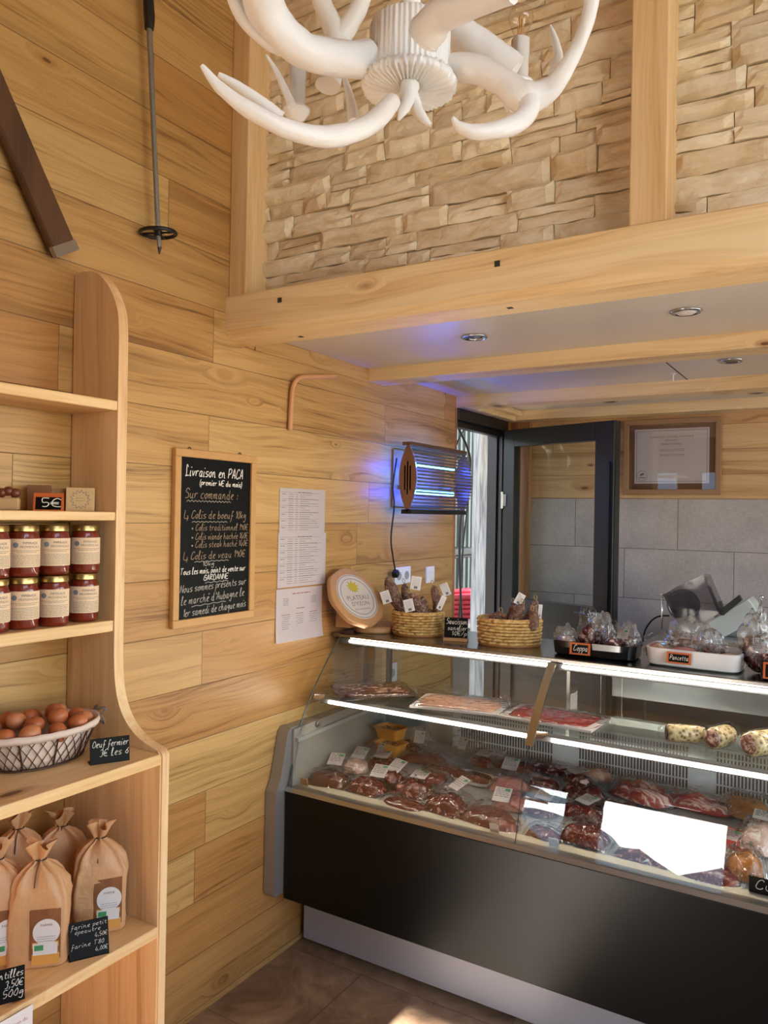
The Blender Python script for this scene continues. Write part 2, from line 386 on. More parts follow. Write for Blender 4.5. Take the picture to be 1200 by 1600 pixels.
# ------------------------------------------------------------------ the room
YB, XR, YF, ZC = 4.57, 3.6, -2.2, 4.1
def floor_mat():
    t = NT('stone_tile_floor'); tc = t.n('TexCoord').outputs['Object']; sp = t.n('SeparateXYZ'); t.set(sp.inputs[0], tc)
    v = t.math('DIVIDE', t.math('SUBTRACT', sp.outputs[1], 2.40), .45); row = t.math('FLOOR', v); vf = t.math('SUBTRACT', v, row)
    l = t.math('ADD', t.math('DIVIDE', sp.outputs[0], .9), t.math('MULTIPLY', row, .37)); cm = t.math('FLOOR', l); lf = t.math('SUBTRACT', l, cm)
    e = t.math('MINIMUM', t.math('MULTIPLY', t.math('MINIMUM', vf, t.math('SUBTRACT', 1.0, vf)), .45), t.math('MULTIPLY', t.math('MINIMUM', lf, t.math('SUBTRACT', 1.0, lf)), .9))
    sm = t.math('DIVIDE', e, .004, clamp=True); r = t.white(t.comb(row, cm, 2.0))
    n = t.noise(t.comb(sp.outputs[0], sp.outputs[1], t.math('MULTIPLY', r, 9.0)), 5.0, 8, .68, .6)
    c = t.ramp(n, [(.33, rgb('#6c5442')), (.47, rgb('#917862')), (.56, rgb('#a58b73')), (.7, rgb('#b8a28c'))])
    c = t.mix(t.math('MULTIPLY', t.math('SUBTRACT', 1.0, sm), .7), c, rgb('#5b4b3e'))
    t.bsdf(c, .42, 0, t.math('ADD', t.math('MULTIPLY', n, .5), sm), .3, .003); return t.m
def tile_mat():
    t = NT('grey_textile_wall_tile'); tc = t.n('TexCoord').outputs['Object']; sp = t.n('SeparateXYZ'); t.set(sp.inputs[0], tc)
    v = t.math('DIVIDE', t.math('SUBTRACT', sp.outputs[2], 1.797), .2855); row = t.math('FLOOR', v); vf = t.math('SUBTRACT', v, row)
    l = t.math('ADD', t.math('DIVIDE', t.math('SUBTRACT', sp.outputs[0], .989), .584), t.math('MULTIPLY', t.math('ADD', row, 1.0), .5)); cm = t.math('FLOOR', l); lf = t.math('SUBTRACT', l, cm)
    e = t.math('MINIMUM', t.math('MULTIPLY', t.math('MINIMUM', vf, t.math('SUBTRACT', 1.0, vf)), .2855), t.math('MULTIPLY', t.math('MINIMUM', lf, t.math('SUBTRACT', 1.0, lf)), .584))
    sm = t.math('DIVIDE', e, .0028, clamp=True); r = t.white(t.comb(row, cm, 4.0))
    n = t.noise(t.comb(sp.outputs[0], t.math('MULTIPLY', r, 5.0), sp.outputs[2]), 4.0, 3, .5)
    w1 = t.noise(t.comb(t.math('MULTIPLY', sp.outputs[0], 200), 0, t.math('MULTIPLY', sp.outputs[2], 30)), 1, 2)
    w2 = t.noise(t.comb(t.math('MULTIPLY', sp.outputs[0], 30), 0, t.math('MULTIPLY', sp.outputs[2], 200)), 1, 2)
    f = t.math('ADD', t.math('MULTIPLY', n, .45), t.math('MULTIPLY', t.math('ADD', w1, w2), .3))
    c = t.ramp(f, [(.35, rgb('#9c9390')), (.5, rgb('#afa5a2')), (.68, rgb('#c6bcb8'))])
    c = t.mix(t.math('SUBTRACT', 1.0, sm), c, rgb('#3a3635'))
    b = t.bsdf(c, .35, 0, t.math('ADD', sm, t.math('MULTIPLY', f, .5)), .25, .002); return t.m
def stone_mat():
    t = NT('cream_ledge_stone'); tc = t.n('TexCoord').outputs['Object']; g = t.n('NewGeometry')
    at_ = t.n('Attribute', attribute_name='tone'); r = at_.outputs['Fac']
    sp = t.n('SeparateXYZ'); t.set(sp.inputs[0], tc)
    n = t.noise(t.comb(t.math('ADD', sp.outputs[0], t.math('MULTIPLY', r, 9.0)), sp.outputs[1], t.math('MULTIPLY', sp.outputs[2], 2.2)), 9.0, 6, .6, .8)
    n2 = t.noise(tc, 60.0, 4, .6)
    c = t.ramp(n, [(.24, rgb('#c2a478')), (.38, rgb('#dfcba6')), (.52, rgb('#f0e4ca')), (.75, rgb('#f9f2e2'))])
    tn = t.ramp(r, [(0, rgb('#d4b68c')), (.25, rgb('#d2c4b0')), (.5, rgb('#f4e8d2')), (.75, rgb('#dcc5a4')), (1, rgb('#f4ead8'))])
    c = t.mix(.55, c, t.mix(1.0, c, tn, 'MULTIPLY')); c = t.mix(.22, c, tn)
    t.bsdf(c, .8, 0, t.math('ADD', n, t.math('MULTIPLY', n2, .4)), .7, .009); return t.m
M['floor'] = floor_mat(); M['tile'] = tile_mat(); M['stone'] = stone_mat()
M['render'] = plain('cream_render', '#cdbfa8', .8, 0, 8, .1)
M['gravel'] = plain('pale_gravel_yard', '#cfc6b8', .9, 0, 2, .3, .12)
M['hill'] = plain('far_hill_haze_blue', '#93a7b6', .9, 0, .05, .1, .3)  # blue distance haze painted into the hill colour
M['darkwood'] = plain('dark_barn_boards', '#4a3f38', .7, 0, 3, .2, .3)

b = MB(); b.bb((-1.2, YF-.1, -.06), (XR+.1, YB+.1, 0)); struct('floor', b, M['floor'])
# left wall: boards, with the side doorway cut at the far end
b = MB()
b.bb((-.12, .5, 0), (0, 3.752, ZC)); b.bb((-.12, 3.752, 2.262), (0, 4.46, ZC)); b.bb((-.12, 4.46, 0), (0, YB, ZC))
b.bb((-1.12, .5, 0), (-.12, .62, ZC)); struct('wall_left', b, M['wall_wood'])
b = MB(); b.bb((-1.12, YF-.1, 0), (-1.0, .5, ZC)); struct('wall_left_alcove', b, M['wall_wood'])
# back wall: tiles below, boards above
b = MB(); b.bb((-.12, YB, 0), (XR, YB+.1, 1.797)); struct('wall_back_tiled', b, M['tile'])
b = MB(); b.bb((-.12, YB, 1.797), (XR, YB+.1, ZC)); struct('wall_back', b, M['back_wood'])
# right wall with windows, the upper one added to light the left wall; front wall with the shop's glazed openings
b = MB(); b.bb((XR, YF-.1, 0), (XR+.12, -.8, ZC)); b.bb((XR, 1.8, 0), (XR+.12, 2.1, ZC)); b.bb((XR, 4.3, 0), (XR+.12, YB+.1, ZC)); b.bb((XR, 2.1, 0), (XR+.12, 4.3, .9)); b.bb((XR, 2.1, 2.2), (XR+.12, 4.3, ZC)); b.bb((XR, -.8, 0), (XR+.12, 1.8, .9)); b.bb((XR, -.8, 2.2), (XR+.12, 1.8, 2.65)); b.bb((XR, -.8, 3.55), (XR+.12, 1.8, ZC)); b.bb((XR, -.8, 2.65), (XR+.12, -.7, 3.55)); b.bb((XR, 1.5, 2.65), (XR+.12, 1.8, 3.55))
struct('wall_right', b, M['render'])
b = MB()
zt = 2.06
for x0, x1 in ((-1.12, -.76), (-.29, -.05), (1.14, XR+.12)): b.bb((x0, YF-.1, 0), (x1, YF, zt))
b.bb((-1.12, YF-.1, zt), (XR+.12, YF, 2.7)); b.bb((-1.12, YF-.1, 2.7), (.3, YF, ZC)); b.bb((3.3, YF-.1, 2.7), (XR+.12, YF, ZC)); b.bb((.3, YF-.1, 3.9), (3.3, YF, ZC))
struct('wall_front', b, M['darkwood'])
b = MB(); b.bb((-1.12, YF-.1, ZC), (XR+.12, YB+.1, ZC+.1)); struct('ceiling', b, M['roof_wood'])
b = MB(); b.bb((0, 2.14, 2.322), (XR, YB, 2.345)); struct('ceiling_low', b, M['white_panel'])
b = MB(); b.bb((0, 1.99, 2.36), (XR, YB, 2.40)); struct('floor_loft', b, M['roof_wood'])
b = MB(); b.bb((1.176, 3.0, 2.3205), (1.180, 3.76, 2.3221)); struct('trim_7', b, M['ink'])
# loft beam and the ceiling beams
def beam(name, y0, y1, z0, z1, mat, x0=0.0, x1=XR, bev=.004):
    b = MB(); b.bb((x0, y0, z0), (x1, y1, z1), bev, 2); return struct(name, b, mat)
b = MB()
y0, y1, z0, z1 = 1.983, 2.135, 2.275, 2.418
b.prism([(y0, z0+.022), (y0+.012, z0+.006), (y0+.03, z0), (y1, z0), (y1, z1), (y0+.004, z1), (y0, z1-.004)], 0, XR, 'yz'); struct('trim_1', b, M['beam_x'])
b = MB()
for px, py in ((437, 469), (777, 412)):
    p = at(px, py, 1, y0); b.bb((p.x-.008, y0-.0015, p.z-.008), (p.x+.008, y0+.002, p.z+.008))
for px, py in ((470, 526), (797, 481)):
    p = at(px, py, 2, z0); b.bb((p.x-.008, p.y-.008, z0-.001), (p.x+.008, p.y+.008, z0+.002))
struct('trim_8', b, M['ink'])
beam('trim_2', 2.888, 3.02, 2.266, 2.33, M['beam_x'])
beam('trim_3', 3.752, 3.88, 2.262, 2.33, M['beam_x'])
beam('trim_4', 4.44, 4.569, 2.266, 2.33, M['beam_x'])
b = MB(); b.bb((0, 3.88, 2.262), (.07, 4.44, 2.32), .003); b.bb((.07, 3.88, 2.29), (.11, 4.44, 2.321), .003); struct('trim_5', b, M['beam_x'])
b = MB(); b.bb((-.12, 3.752, 0), (.004, 3.775, 2.262), .002); struct('trim_6', b, M['redwood'])
b = MB(); b.bb((0.0, 4.535, 0), (.125, 4.569, 2.266), .002); struct('trim_9', b, M['redwood'])
b = MB(); b.bb((0.0, 2.135, 2.262), (.006, 2.888, 2.322)); b.bb((0, 3.02, 2.262), (.006, 3.752, 2.322)); struct('trim_10', b, M['wall_wood'])
# upper wall: posts and ledge stone
beam('trim_11', 1.995, 2.12, 2.4185, ZC, M['beam_z'], .0005, .078)
beam('trim_12', 1.995, 2.12, 2.4185, ZC, M['beam_z'], 1.355, 1.447)
def stone_wall():
    b = MB(); lay = b.b.verts.layers.float.new('tone'); rr = random.Random(11); z = 2.419; rowi = 0
    while z < 3.98:
        h = rr.choice([.05, .062, .074, .082, .06]); x = .06-rr.random()*.2
        while x < XR:
            wd = rr.choice([.10, .15, .21, .28, .34, .17])*rr.uniform(.8, 1.2)
            parts = [(0, h)] if rr.random() < .55 else [(0, h*rr.choice([.4, .5, .62])), None]
            if len(parts) == 2: parts[1] = (parts[0][1], h)
            for a, c in parts:
                dep = rr.uniform(.010, .032); tilt = rr.uniform(-.006, .006); tz = rr.uniform(-.006, .008); tone = rr.random(); sd_ = rr.random()*50
                x0, x1 = max(x, .02)+.0012, min(x+wd, XR)-.0012
                if x1-x0 < .02: continue
                zz0, zz1 = z+a+.001, z+c-.001; nx = max(3, int((x1-x0)/.02)); ny = max(2, int((zz1-zz0)/.014))
                wob = lambda q, s_: .0055*noise.noise(Vector((q*16, s_, sd_)))
                def P(u, v):
                    xx = x0+(x1-x0)*u; lo = zz0+wob(xx, 1.0); hi = zz1+wob(xx, 7.0); q = lo+(hi-lo)*v
                    e = min(u, 1-u, )*(x1-x0); e2 = min(v, 1-v)*(zz1-zz0); edge = min(1, min(e, e2)/.006)
                    d = dep+tilt*(u-.5)*2+tz*(v-.5)*2+.007*noise.fractal(Vector((xx*14+sd_, q*30, sd_)), 1.0, 2.0, 3)
                    d = max(.002, d)*(.55+.45*edge)
                    return (xx, 2.112-d, q)
                V = b.grid(nx, ny, P)
                # sides back to the wall
                loop = [V[i][0] for i in range(nx+1)]+[V[nx][j] for j in range(1, ny+1)]+[V[i][ny] for i in range(nx-1, -1, -1)]+[V[0][j] for j in range(ny-1, 0, -1)]
                back = [b.b.verts.new((v.co.x, 2.119, v.co.z)) for v in loop]
                for i in range(len(loop)):
                    j = (i+1) % len(loop); b.b.faces.new((loop[j], loop[i], back[i], back[j]))
                for c_ in V:
                    for v in c_: v[lay] = tone
                for v in back: v[lay] = tone
            x += wd
        z += h; rowi += 1
    b.bb((0, 2.119, 2.40), (XR, 2.2, ZC))
    return struct('wall_upper_stone', b, M['stone'])
stone_wall()
# doorway frame of the side door
b = MB(); b.bb((-.1, 3.776, 2.20), (.012, 4.46, 2.262), .002); b.bb((-.06, 3.776, 2.165), (-.012, 4.42, 2.20), .002); b.bb((-.1, 4.405, 0), (.0, 4.46, 2.2), .002); b.bb((-.07, 4.385, 0), (-.03, 4.405, 2.2))
struct('door_1_frame', b, M['black_metal'])
# glazing in the shop front
b = MB()
for x0, x1 in ((-.76, -.29), (-.05, 1.14)): b.bb((x0, YF-.06, 0), (x0+.04, YF-.01, 2.06)); b.bb((x1-.04, YF-.06, 0), (x1, YF-.01, 2.06)); b.bb((x0, YF-.06, 2.03), (x1, YF-.01, 2.06))
struct('window_1', b, M['black_metal'])
b = MB(); b.prism([(YF-.1, 4.2), (-4.2, 3.65), (-4.2, 3.55), (YF-.1, 4.08)], -1.5, XR+.6, 'yz'); struct('sun_block_eave', b, M['darkwood'])  # unseen eave, added to keep sun out of the gable opening
# ------------------------------------------------------------------ outside
b = MB()
b.grid(60, 14, lambda u, v: (-3.6+.35*noise.noise(Vector((u*30, v*9, 1)))-.5*v*v, -3+6.4*u, -.1+2.9*v+.25*noise.noise(Vector((u*14, 3, v*4)))))
b.grid(60, 4, lambda u, v: (-4.1-1.2*v+.2*noise.noise(Vector((u*30, v*9, 4))), -3+6.4*u, 2.8-.8*v))
tag(b.build('hedge', plain('added_hedge_green', '#3c4a30', .8, 0, 14, .8, .5), smooth=False), 'dark green hedge added outside the side door to dim the reflection in its glass', 'hedge', kind='stuff')  # hedge added so the door glass has something dark to reflect
b = MB(); b.bb((-60, -80, -.3), (60, 60, -.06)); struct('ground_outside', b, M['gravel'])
b = MB()
b.grid(60, 6, lambda u, v: (-70+140*u, -70-v*30, v*(22.5+4*noise.noise(Vector((u*6, 2, 0)))+2*noise.noise(Vector((u*23, 5, 0))))-.3))
h = b.build('hills', M['hill'], smooth=True); h['kind'] = 'structure'
t = thing('sun_block_barn', 'dark boarded outbuilding added across the yard to block the sun', 'building', (2.6, -7, -.06))  # building added to narrow the sun patch and darken the counter reflection
b = MB(); b.bb((.6, -9.5, -.06), (6.4, -5.2, 4.0)); b.build('wall', M['darkwood'], t, True)
b = MB(); b.prism([(.3, 3.75), (3.6, 5.2), (6.9, 3.75), (6.9, 3.9), (3.6, 5.4), (.3, 3.9)], -9.8, -4.9, 'xz'); b.build('roof', M['darkwood'], t, True)
# beyond the side door: ribbed grey cladding, weathered post, hose
def rib_mat():
    t = NT('ribbed_grey_cladding'); tc = t.n('TexCoord').outputs['Object']
    t.bsdf(t.mix(t.noise(tc, 3, 3), rgb('#434b4a'), rgb('#566160')), .5, .2); return t.m
b = MB(); X0 = -1.35
pr = []
y = 4.2
while y < 8.5:
    pr += [(X0, y), (X0, y+.045), (X0+.018, y+.055), (X0+.018, y+.085), (X0, y+.095)]; y += .1
pr += [(X0-.03, y), (X0-.03, 4.2)]
b.prism(pr, -.06, 3.6, 'xy'); o = b.build('cladding_panel', rib_mat()); tag(o, 'grey ribbed wall cladding outside the open side door', 'wall panel')
def bark_mat():
    t = NT('weathered_white_post'); tc = t.n('TexCoord').outputs['Object']; sp = t.n('SeparateXYZ'); t.set(sp.inputs[0], tc)
    n = t.noise(t.comb(t.math('MULTIPLY', sp.outputs[0], 60), t.math('MULTIPLY', sp.outputs[1], 60), t.math('MULTIPLY', sp.outputs[2], 4)), 1, 4)
    t.bsdf(t.ramp(n, [(.3, rgb('#6d757a')), (.42, rgb('#9aa4aa')), (.6, rgb('#b9c2c6'))]), .8, 0, n, .8, .01); return t.m
pp = at(757, 800, 0, -.32); b = MB(); rg = []
for i in range(29):
    z = -.06+i*.1; ring = []
    for k in range(14):
        a = 2*PI*k/14; r = .085+.010*noise.noise(Vector((math.cos(a)*2, math.sin(a)*2, z*3)))
        ring.append((pp.x+r*math.cos(a), pp.y+r*math.sin(a), z))
    rg.append(ring)
b.rings(rg); o = b.build('timber_post', bark_mat(), smooth=True); root_of(o, (pp.x, pp.y, -.06)); tag(o, 'weathered whitish timber post standing outside the open side door', 'post')
M['hose'] = plain('red_hose', '#8e1c2c', .5)
hp = at(716, 945, 0, -.75); b = MB()
for k in range(5):
    b.tube([(hp.x+(.22+.02*math.sin(k*2))*math.cos(a/24*2*PI)+.01*k, hp.y+.1+(.28)*math.sin(a/24*2*PI), hp.z-.07+k*.036+.006*math.sin(a)) for a in range(25)], .019, 8, False)
o = b.build('garden_hose', M['hose'], smooth=True); root_of(o, (hp.x, hp.y+.1, hp.z-.09)); tag(o, 'coiled red hose lying on a dark crate outside the side door', 'hose')
t = thing('storage_crate', 'dark plastic-wrapped crate outside the door under the red hose', 'crate', (hp.x, hp.y+.1, -.06))
b = MB(); b.bb((hp.x-.3, hp.y-.25, -.06), (hp.x+.3, hp.y+.45, hp.z-.09), .01); b.build('box', plain('dark_crate', '#2c3033', .5), t, True)
b = MB(); b.bb((hp.x-.31, hp.y-.26, hp.z-.13), (hp.x+.31, hp.y+.46, hp.z-.088), .006); b.build('rim', M['steel_lt'], t, True)
mp = at(716, 862, 0, -1.15); b = MB()
b.bb((-1.33, mp.y-.5, mp.z-.03), (-1.1, mp.y+.35, mp.z+.03), .012, 2); b.bb((-1.33, mp.y-.5, mp.z-.06), (-1.15, mp.y+.35, mp.z-.03), .01); o = b.build('wall_shelf', M['rubber']); root_of(o, (-1.33, mp.y, mp.z)); tag(o, 'black ledge mounted on the grey cladding above the red hose', 'ledge')
for (a, c, lab) in (((716, 668, 735, 720, 722, 790, 718, 870, 722, 980), .0, 'black cable hanging in the side doorway, the thicker knotted one'), ((727, 668, 712, 705, 732, 760, 724, 850, 716, 985), .02, 'black cable hanging in the side doorway, twisted beside the knotted one')):
    P = [at(a[i], a[i+1], 0, -.22-c) for i in range(0, len(a), 2)]; b = MB(); b.tube(crom(P, 6), .0075 if c == 0 else .005, 6)
    tag(b.build('hanging_cable', M['rubber'], smooth=True), lab, 'cable')
# the open door leaf
A = Vector((.03, 4.40)); Bp = Vector((.76, 4.15)); wdt = (Bp-A).length; ang = math.atan2(Bp.y-A.y, Bp.x-A.x)
d1 = thing('door_2', 'open dark grey glazed door leaf', 'door', (A.x, A.y, 0), ang); 
del d1['category']; d1['kind'] = 'structure'
b = MB(); ZT = 2.2
b.bb((0, -.03, .02), (.085, .03, ZT), .003); b.bb((wdt-.12, -.03, .02), (wdt, .03, ZT), .003); b.bb((.085, -.03, ZT-.1), (wdt-.12, .03, ZT)); b.bb((.085, -.03, 1.10), (wdt-.12, .03, 1.20)); b.bb((.085, -.03, .02), (wdt-.12, .03, .12))
b.build('door_frame', M['black_metal'], d1)
b = MB(); b.bb((.085, -.006, 1.20), (wdt-.12, .006, ZT-.1)); b.build('door_pane', M['door_glass'], d1)
b = MB(); b.bb((.085, -.012, .12), (wdt-.12, .012, 1.10)); b.build('door_panel', M['black_metal'], d1)
b = MB(); b.bb((wdt-.035, -.042, .5), (wdt-.02, -.03, 1.98)); b.bb((wdt-.003, -.02, .4), (wdt+.002, .02, 2.1)); b.build('lock_strip', M['black'], d1)
b = MB(); b.tube([(wdt-.06, -.03, 1.165), (wdt-.06, -.075, 1.165)], .008, 8); b.tube([(wdt-.055, -.075, 1.165), (wdt-.2, -.078, 1.165)], .009, 8); b.build('door_handle', M['black'], d1)
for z in (1.78, .9): 
    b = MB(); b.tube([(0, -.038, z-.05), (0, -.038, z+.05)], .009, 8); b.bb((0, -.036, z-.035), (.03, -.03, z+.035)); b.build('hinge', M['steel'], d1)
# ------------------------------------------------------------------ refrigerated display counter
GP = [(2.300, .655), (2.321, .723), (2.342, .792), (2.364, .862), (2.397, .925), (2.440, .985), (2.492, 1.048), (2.552, 1.112), (2.618, 1.176)]   # front glass section (y, z)
GPs = [tuple(p) for p in [(q.x, q.y) for q in crom([(a, c, 0) for a, c in GP], 4)]]
SEAM, X1 = .958, 2.62
ct = thing('display_counter', 'refrigerated display counter with curved glass, black front panel and pale plinth', 'display counter', (.02, 2.45, 0))
def part(mb, name, mat, parent=ct, **kw): return mb.build(name, mat, parent, True, **kw)
b = MB(); b.bb((.055, 2.285, .25), (X1, 2.31, .648), .004, 2); part(b, 'front_panel', M['blackgloss'])
b = MB(); b.bb((.035, 2.442, .028), (X1, 2.46, .26)); b.bb((.035, 2.46, .028), (.05, 3.0, .26)); part(b, 'plinth', M['alu_w'])
for x in (.07, 1.3, 2.5):
    b = MB(); b.lathe([(.02, 0), (.022, .012), (.012, .014), (.012, .035)], 12, (x, 2.50, 0)); part(b, 'foot', M['rubber'])
# grey end cap hugging the wall
prof = [(2.232, .285), (2.24, .27), (3.0, .25), (3.0, .86), (2.318, .875), (2.300, .86), (2.262, .70), (2.247, .668), (2.235, .655)]
b = MB(); b.prism(prof, .004, .052, 'yz'); part(b, 'end_cap', M['alu'])
b = MB(); b.bb((.052, 2.46, .26), (X1, 3.0, .58)); part(b, 'body', M['steel_lt'])
# lower front lip and rail carrying the glass
b = MB(); b.prism([(2.284, .648), (2.300, .640), (2.345, .640), (2.352, .652), (2.322, .660), (2.292, .662)], .052, X1, 'yz'); part(b, 'front_rail', M['steel'])
b = MB(); b.bb((.052, 2.345, .60), (X1, 2.40, .652), .003); part(b, 'inner_sill', plain('beige_inner_sill', '#b3ac98', .4))
# display deck, rising a little to the back
def dz(y): return .640+(y-2.38)*.11
b = MB(); b.prism([(2.39, .60), (2.39, .641), (2.985, dz(2.985)), (2.985, .60)], .052, X1, 'yz'); part(b, 'deck', M['steel_lt'])
# inner side panel with its rail
b = MB(); b.prism([(2.32, .655), (2.99, .69), (2.99, .885), (2.325, .868)], .052, .062, 'yz'); part(b, 'side_liner', plain('side_liner_plastic', '#8c8880', .45))
b = MB(); b.prism([(2.33, .822), (2.98, .838), (2.98, .852), (2.33, .836)], .062, .078, 'yz')
part(b, 'liner_rail', M['steel_lt'])
for y in (2.47, 2.81):
    b = MB(); b.lathe([(.014, 0), (.014, .006), (.006, .008)], 14, (.062, y, .858), (0, PI/2, 0)); b.lathe([(.006, .006), (.006, .012), (0, .013)], 10, (.062, y, .858), (0, PI/2, 0)); part(b, 'rail_knob', M['steel'])
# back wall of the well with its slotted air grille
b = MB(); b.bb((.052, 2.988, .66), (X1, 3.0, .90)); part(b, 'well_back', M['steel_lt'])
gx = .12
white_slot = plain('grille_slot_dark', '#3c4046', .6)
gr = MB(); sl_ = MB(); n = 0
gr.bb((.40, 2.980, .70), (X1-.02, 2.986, .872)); 
x = .44
while x < X1-.05:
    ph = (x-.44) % .50
    if ph < .40:
        for z0, z1 in ((.712, .742), (.748, .798), (.804, .838), (.844, .862)): sl_.bb((x, 2.9785, z0), (x+.006, 2.9805, z1))
    x += .0115
part(gr, 'air_grille', plain('white_grille', '#d4d8da', .4)); o = part(sl_, 'grille_slots', white_slot)
# glass shelf with light bar, and the steel rear frame
b = MB(); b.bb((.075, 2.47, .972), (X1-.02, 2.80, .980)); part(b, 'glass_shelf', M['glass_shelf'])
b = MB(); b.bb((.085, 2.452, .945), (X1-.02, 2.486, .969), .004); part(b, 'shelf_light_rail', plain('dim_rail', '#6c6e72', .4))
for x0, x1 in ((.13, .945), (1.02, 2.5)):
    b = MB(); b.tube([(x0, 2.449, .956), (x1, 2.449, .956)], .0048, 10); part(b, 'shelf_led_tube', M['led'])
for a_, c_ in (((.06, 2.45, .966), (.10, 2.466, .966)), ((.958, 2.45, .965), (1.0, 2.466, .965))):
    b = MB(); b.tube([a_, c_], .012, 10); part(b, 'shelf_bracket', M['chrome'])
for x_, w_, z_ in ((.06, .015, .86), (.95, .012, .86), (1.15, .0015, .981), (1.075, .0015, .981)):
    b = MB(); b.bb((x_, 2.80, z_), (x_+w_, 2.80+min(w_, .006), 1.17)); part(b, 'shelf_upright', M['steel'])
# steel-and-glass top
b = MB(); b.bb((.02, 2.625, 1.176), (X1, 3.02, 1.192), .003); part(b, 'top_plate', plain('brushed_steel_top', '#8e8c88', .22, 1, 60, .03))
b = MB(); b.bb((.05, 2.632, 1.150), (X1, 2.672, 1.176), .003); part(b, 'top_light_rail', plain('dim_top_rail', '#55575b', .4))
for x0, x1 in ((.10, .94), (.99, 2.5)):
    b = MB(); b.tube([(x0, 2.630, 1.164), (x1, 2.630, 1.164)], .0038, 10); part(b, 'top_led_tube', M['led'])
# rear sliding doors
b = MB(); b.bb((.06, 2.985, .90), (X1, 3.005, .925)); b.bb((.06, 2.985, 1.15), (X1, 3.005, 1.176))
for x in (.06, 1.75): b.bb((x, 2.985, .925), (x+.02, 3.005, 1.15))
part(b, 'rear_frame', M['steel'])
b = MB(); pa_, pb_ = at(957, 1055, 1, 2.99), at(980, 1090, 1, 2.99); b.bb((pa_.x, 2.982, pb_.z), (2.5, 2.99, pa_.z), .002); part(b, 'rear_rail', plain('brushed_rear_rail', '#77797a', .32, .95, 40, .05))
b = MB(); b.bb((.08, 2.992, .925), (.93, 2.996, 1.15)); part(b, 'rear_pane', M['door_glass'])
# curved front panes
def pane(x0, x1, prof, name='front_pane', th=.006):
    b = MB(); outer = prof; inner = []
    for i, (y, z) in enumerate(prof):
        a = Vector(prof[max(i-1, 0)]); c = Vector(prof[min(i+1, len(prof)-1)]); d = (c-a).normalized(); inner.append((y+d.y*th, z-d.x*th))
    n = len(prof); VO = [[b.b.verts.new((x, y, z)) for (y, z) in outer] for x in (x0, x1)]; VI = [[b.b.verts.new((x, y, z)) for (y, z) in inner] for x in (x0, x1)]
    for i in range(n-1):
        b.b.faces.new((VO[0][i], VO[1][i], VO[1][i+1], VO[0][i+1])); b.b.faces.new((VI[0][i+1], VI[1][i+1], VI[1][i], VI[0][i]))
        b.b.faces.new((VO[0][i+1], VI[0][i+1], VI[0][i], VO[0][i])); b.b.faces.new((VO[1][i], VI[1][i], VI[1][i+1], VO[1][i+1]))
    b.b.faces.new((VO[0][0], VI[0][0], VI[1][0], VO[1][0])); b.b.faces.new((VO[0][-1], VO[1][-1], VI[1][-1], VI[0][-1]))
    o = part(b, name, M['glass'], smooth=True, angle=40); return o
pane(.062, SEAM-.0015, GPs); pane(SEAM+.0015, X1, GPs)
b = MB(); side = [(y+.008, z) for y, z in GPs if z > .862]+[(2.95, 1.174), (2.95, .888)]
b.prism([(2.372, .868)]+side, .056, .061, 'yz'); part(b, 'side_pane', M['glass'])
# green glass edge and pale trim line along the left end of the curve, strap over the seam
b = MB(); b.tube([(.0585, y-.001, z) for y, z in GPs], .0028, 6); part(b, 'pane_edge', plain('dark_green_glass_edge', '#3c4a42', .2))
up = [(y, z) for y, z in GPs if z > .93]
b = MB()
rg = [[(SEAM-.014, y-.004, z+.002), (SEAM+.014, y-.004, z+.002), (SEAM+.014, y+.003, z-.003), (SEAM-.014, y+.003, z-.003)] for y, z in up]
b.rings(rg); part(b, 'seam_strap', plain('bronze_aluminium_strap', '#b5b09c', .25, .9))
b = MB(); b.tube([(SEAM, y-.0025, z) for y, z in GPs if z <= .95], .0014, 6); part(b, 'pane_seam', M['rubber'])
# small clear ticket clips along the lower rail
for px, py, mt in ((474, 1232, 'beech'), (771, 1304, 'steel'), (864, 1322, 'white')):
    p = at(px, py, 1, 2.352); b = MB(); b.box((p.x, 2.358, .668), (.032, .004, .03), (.3, 0, 0), .001); part(b, 'ticket_clip', M[mt] if mt != 'white' else M['steel_lt'])

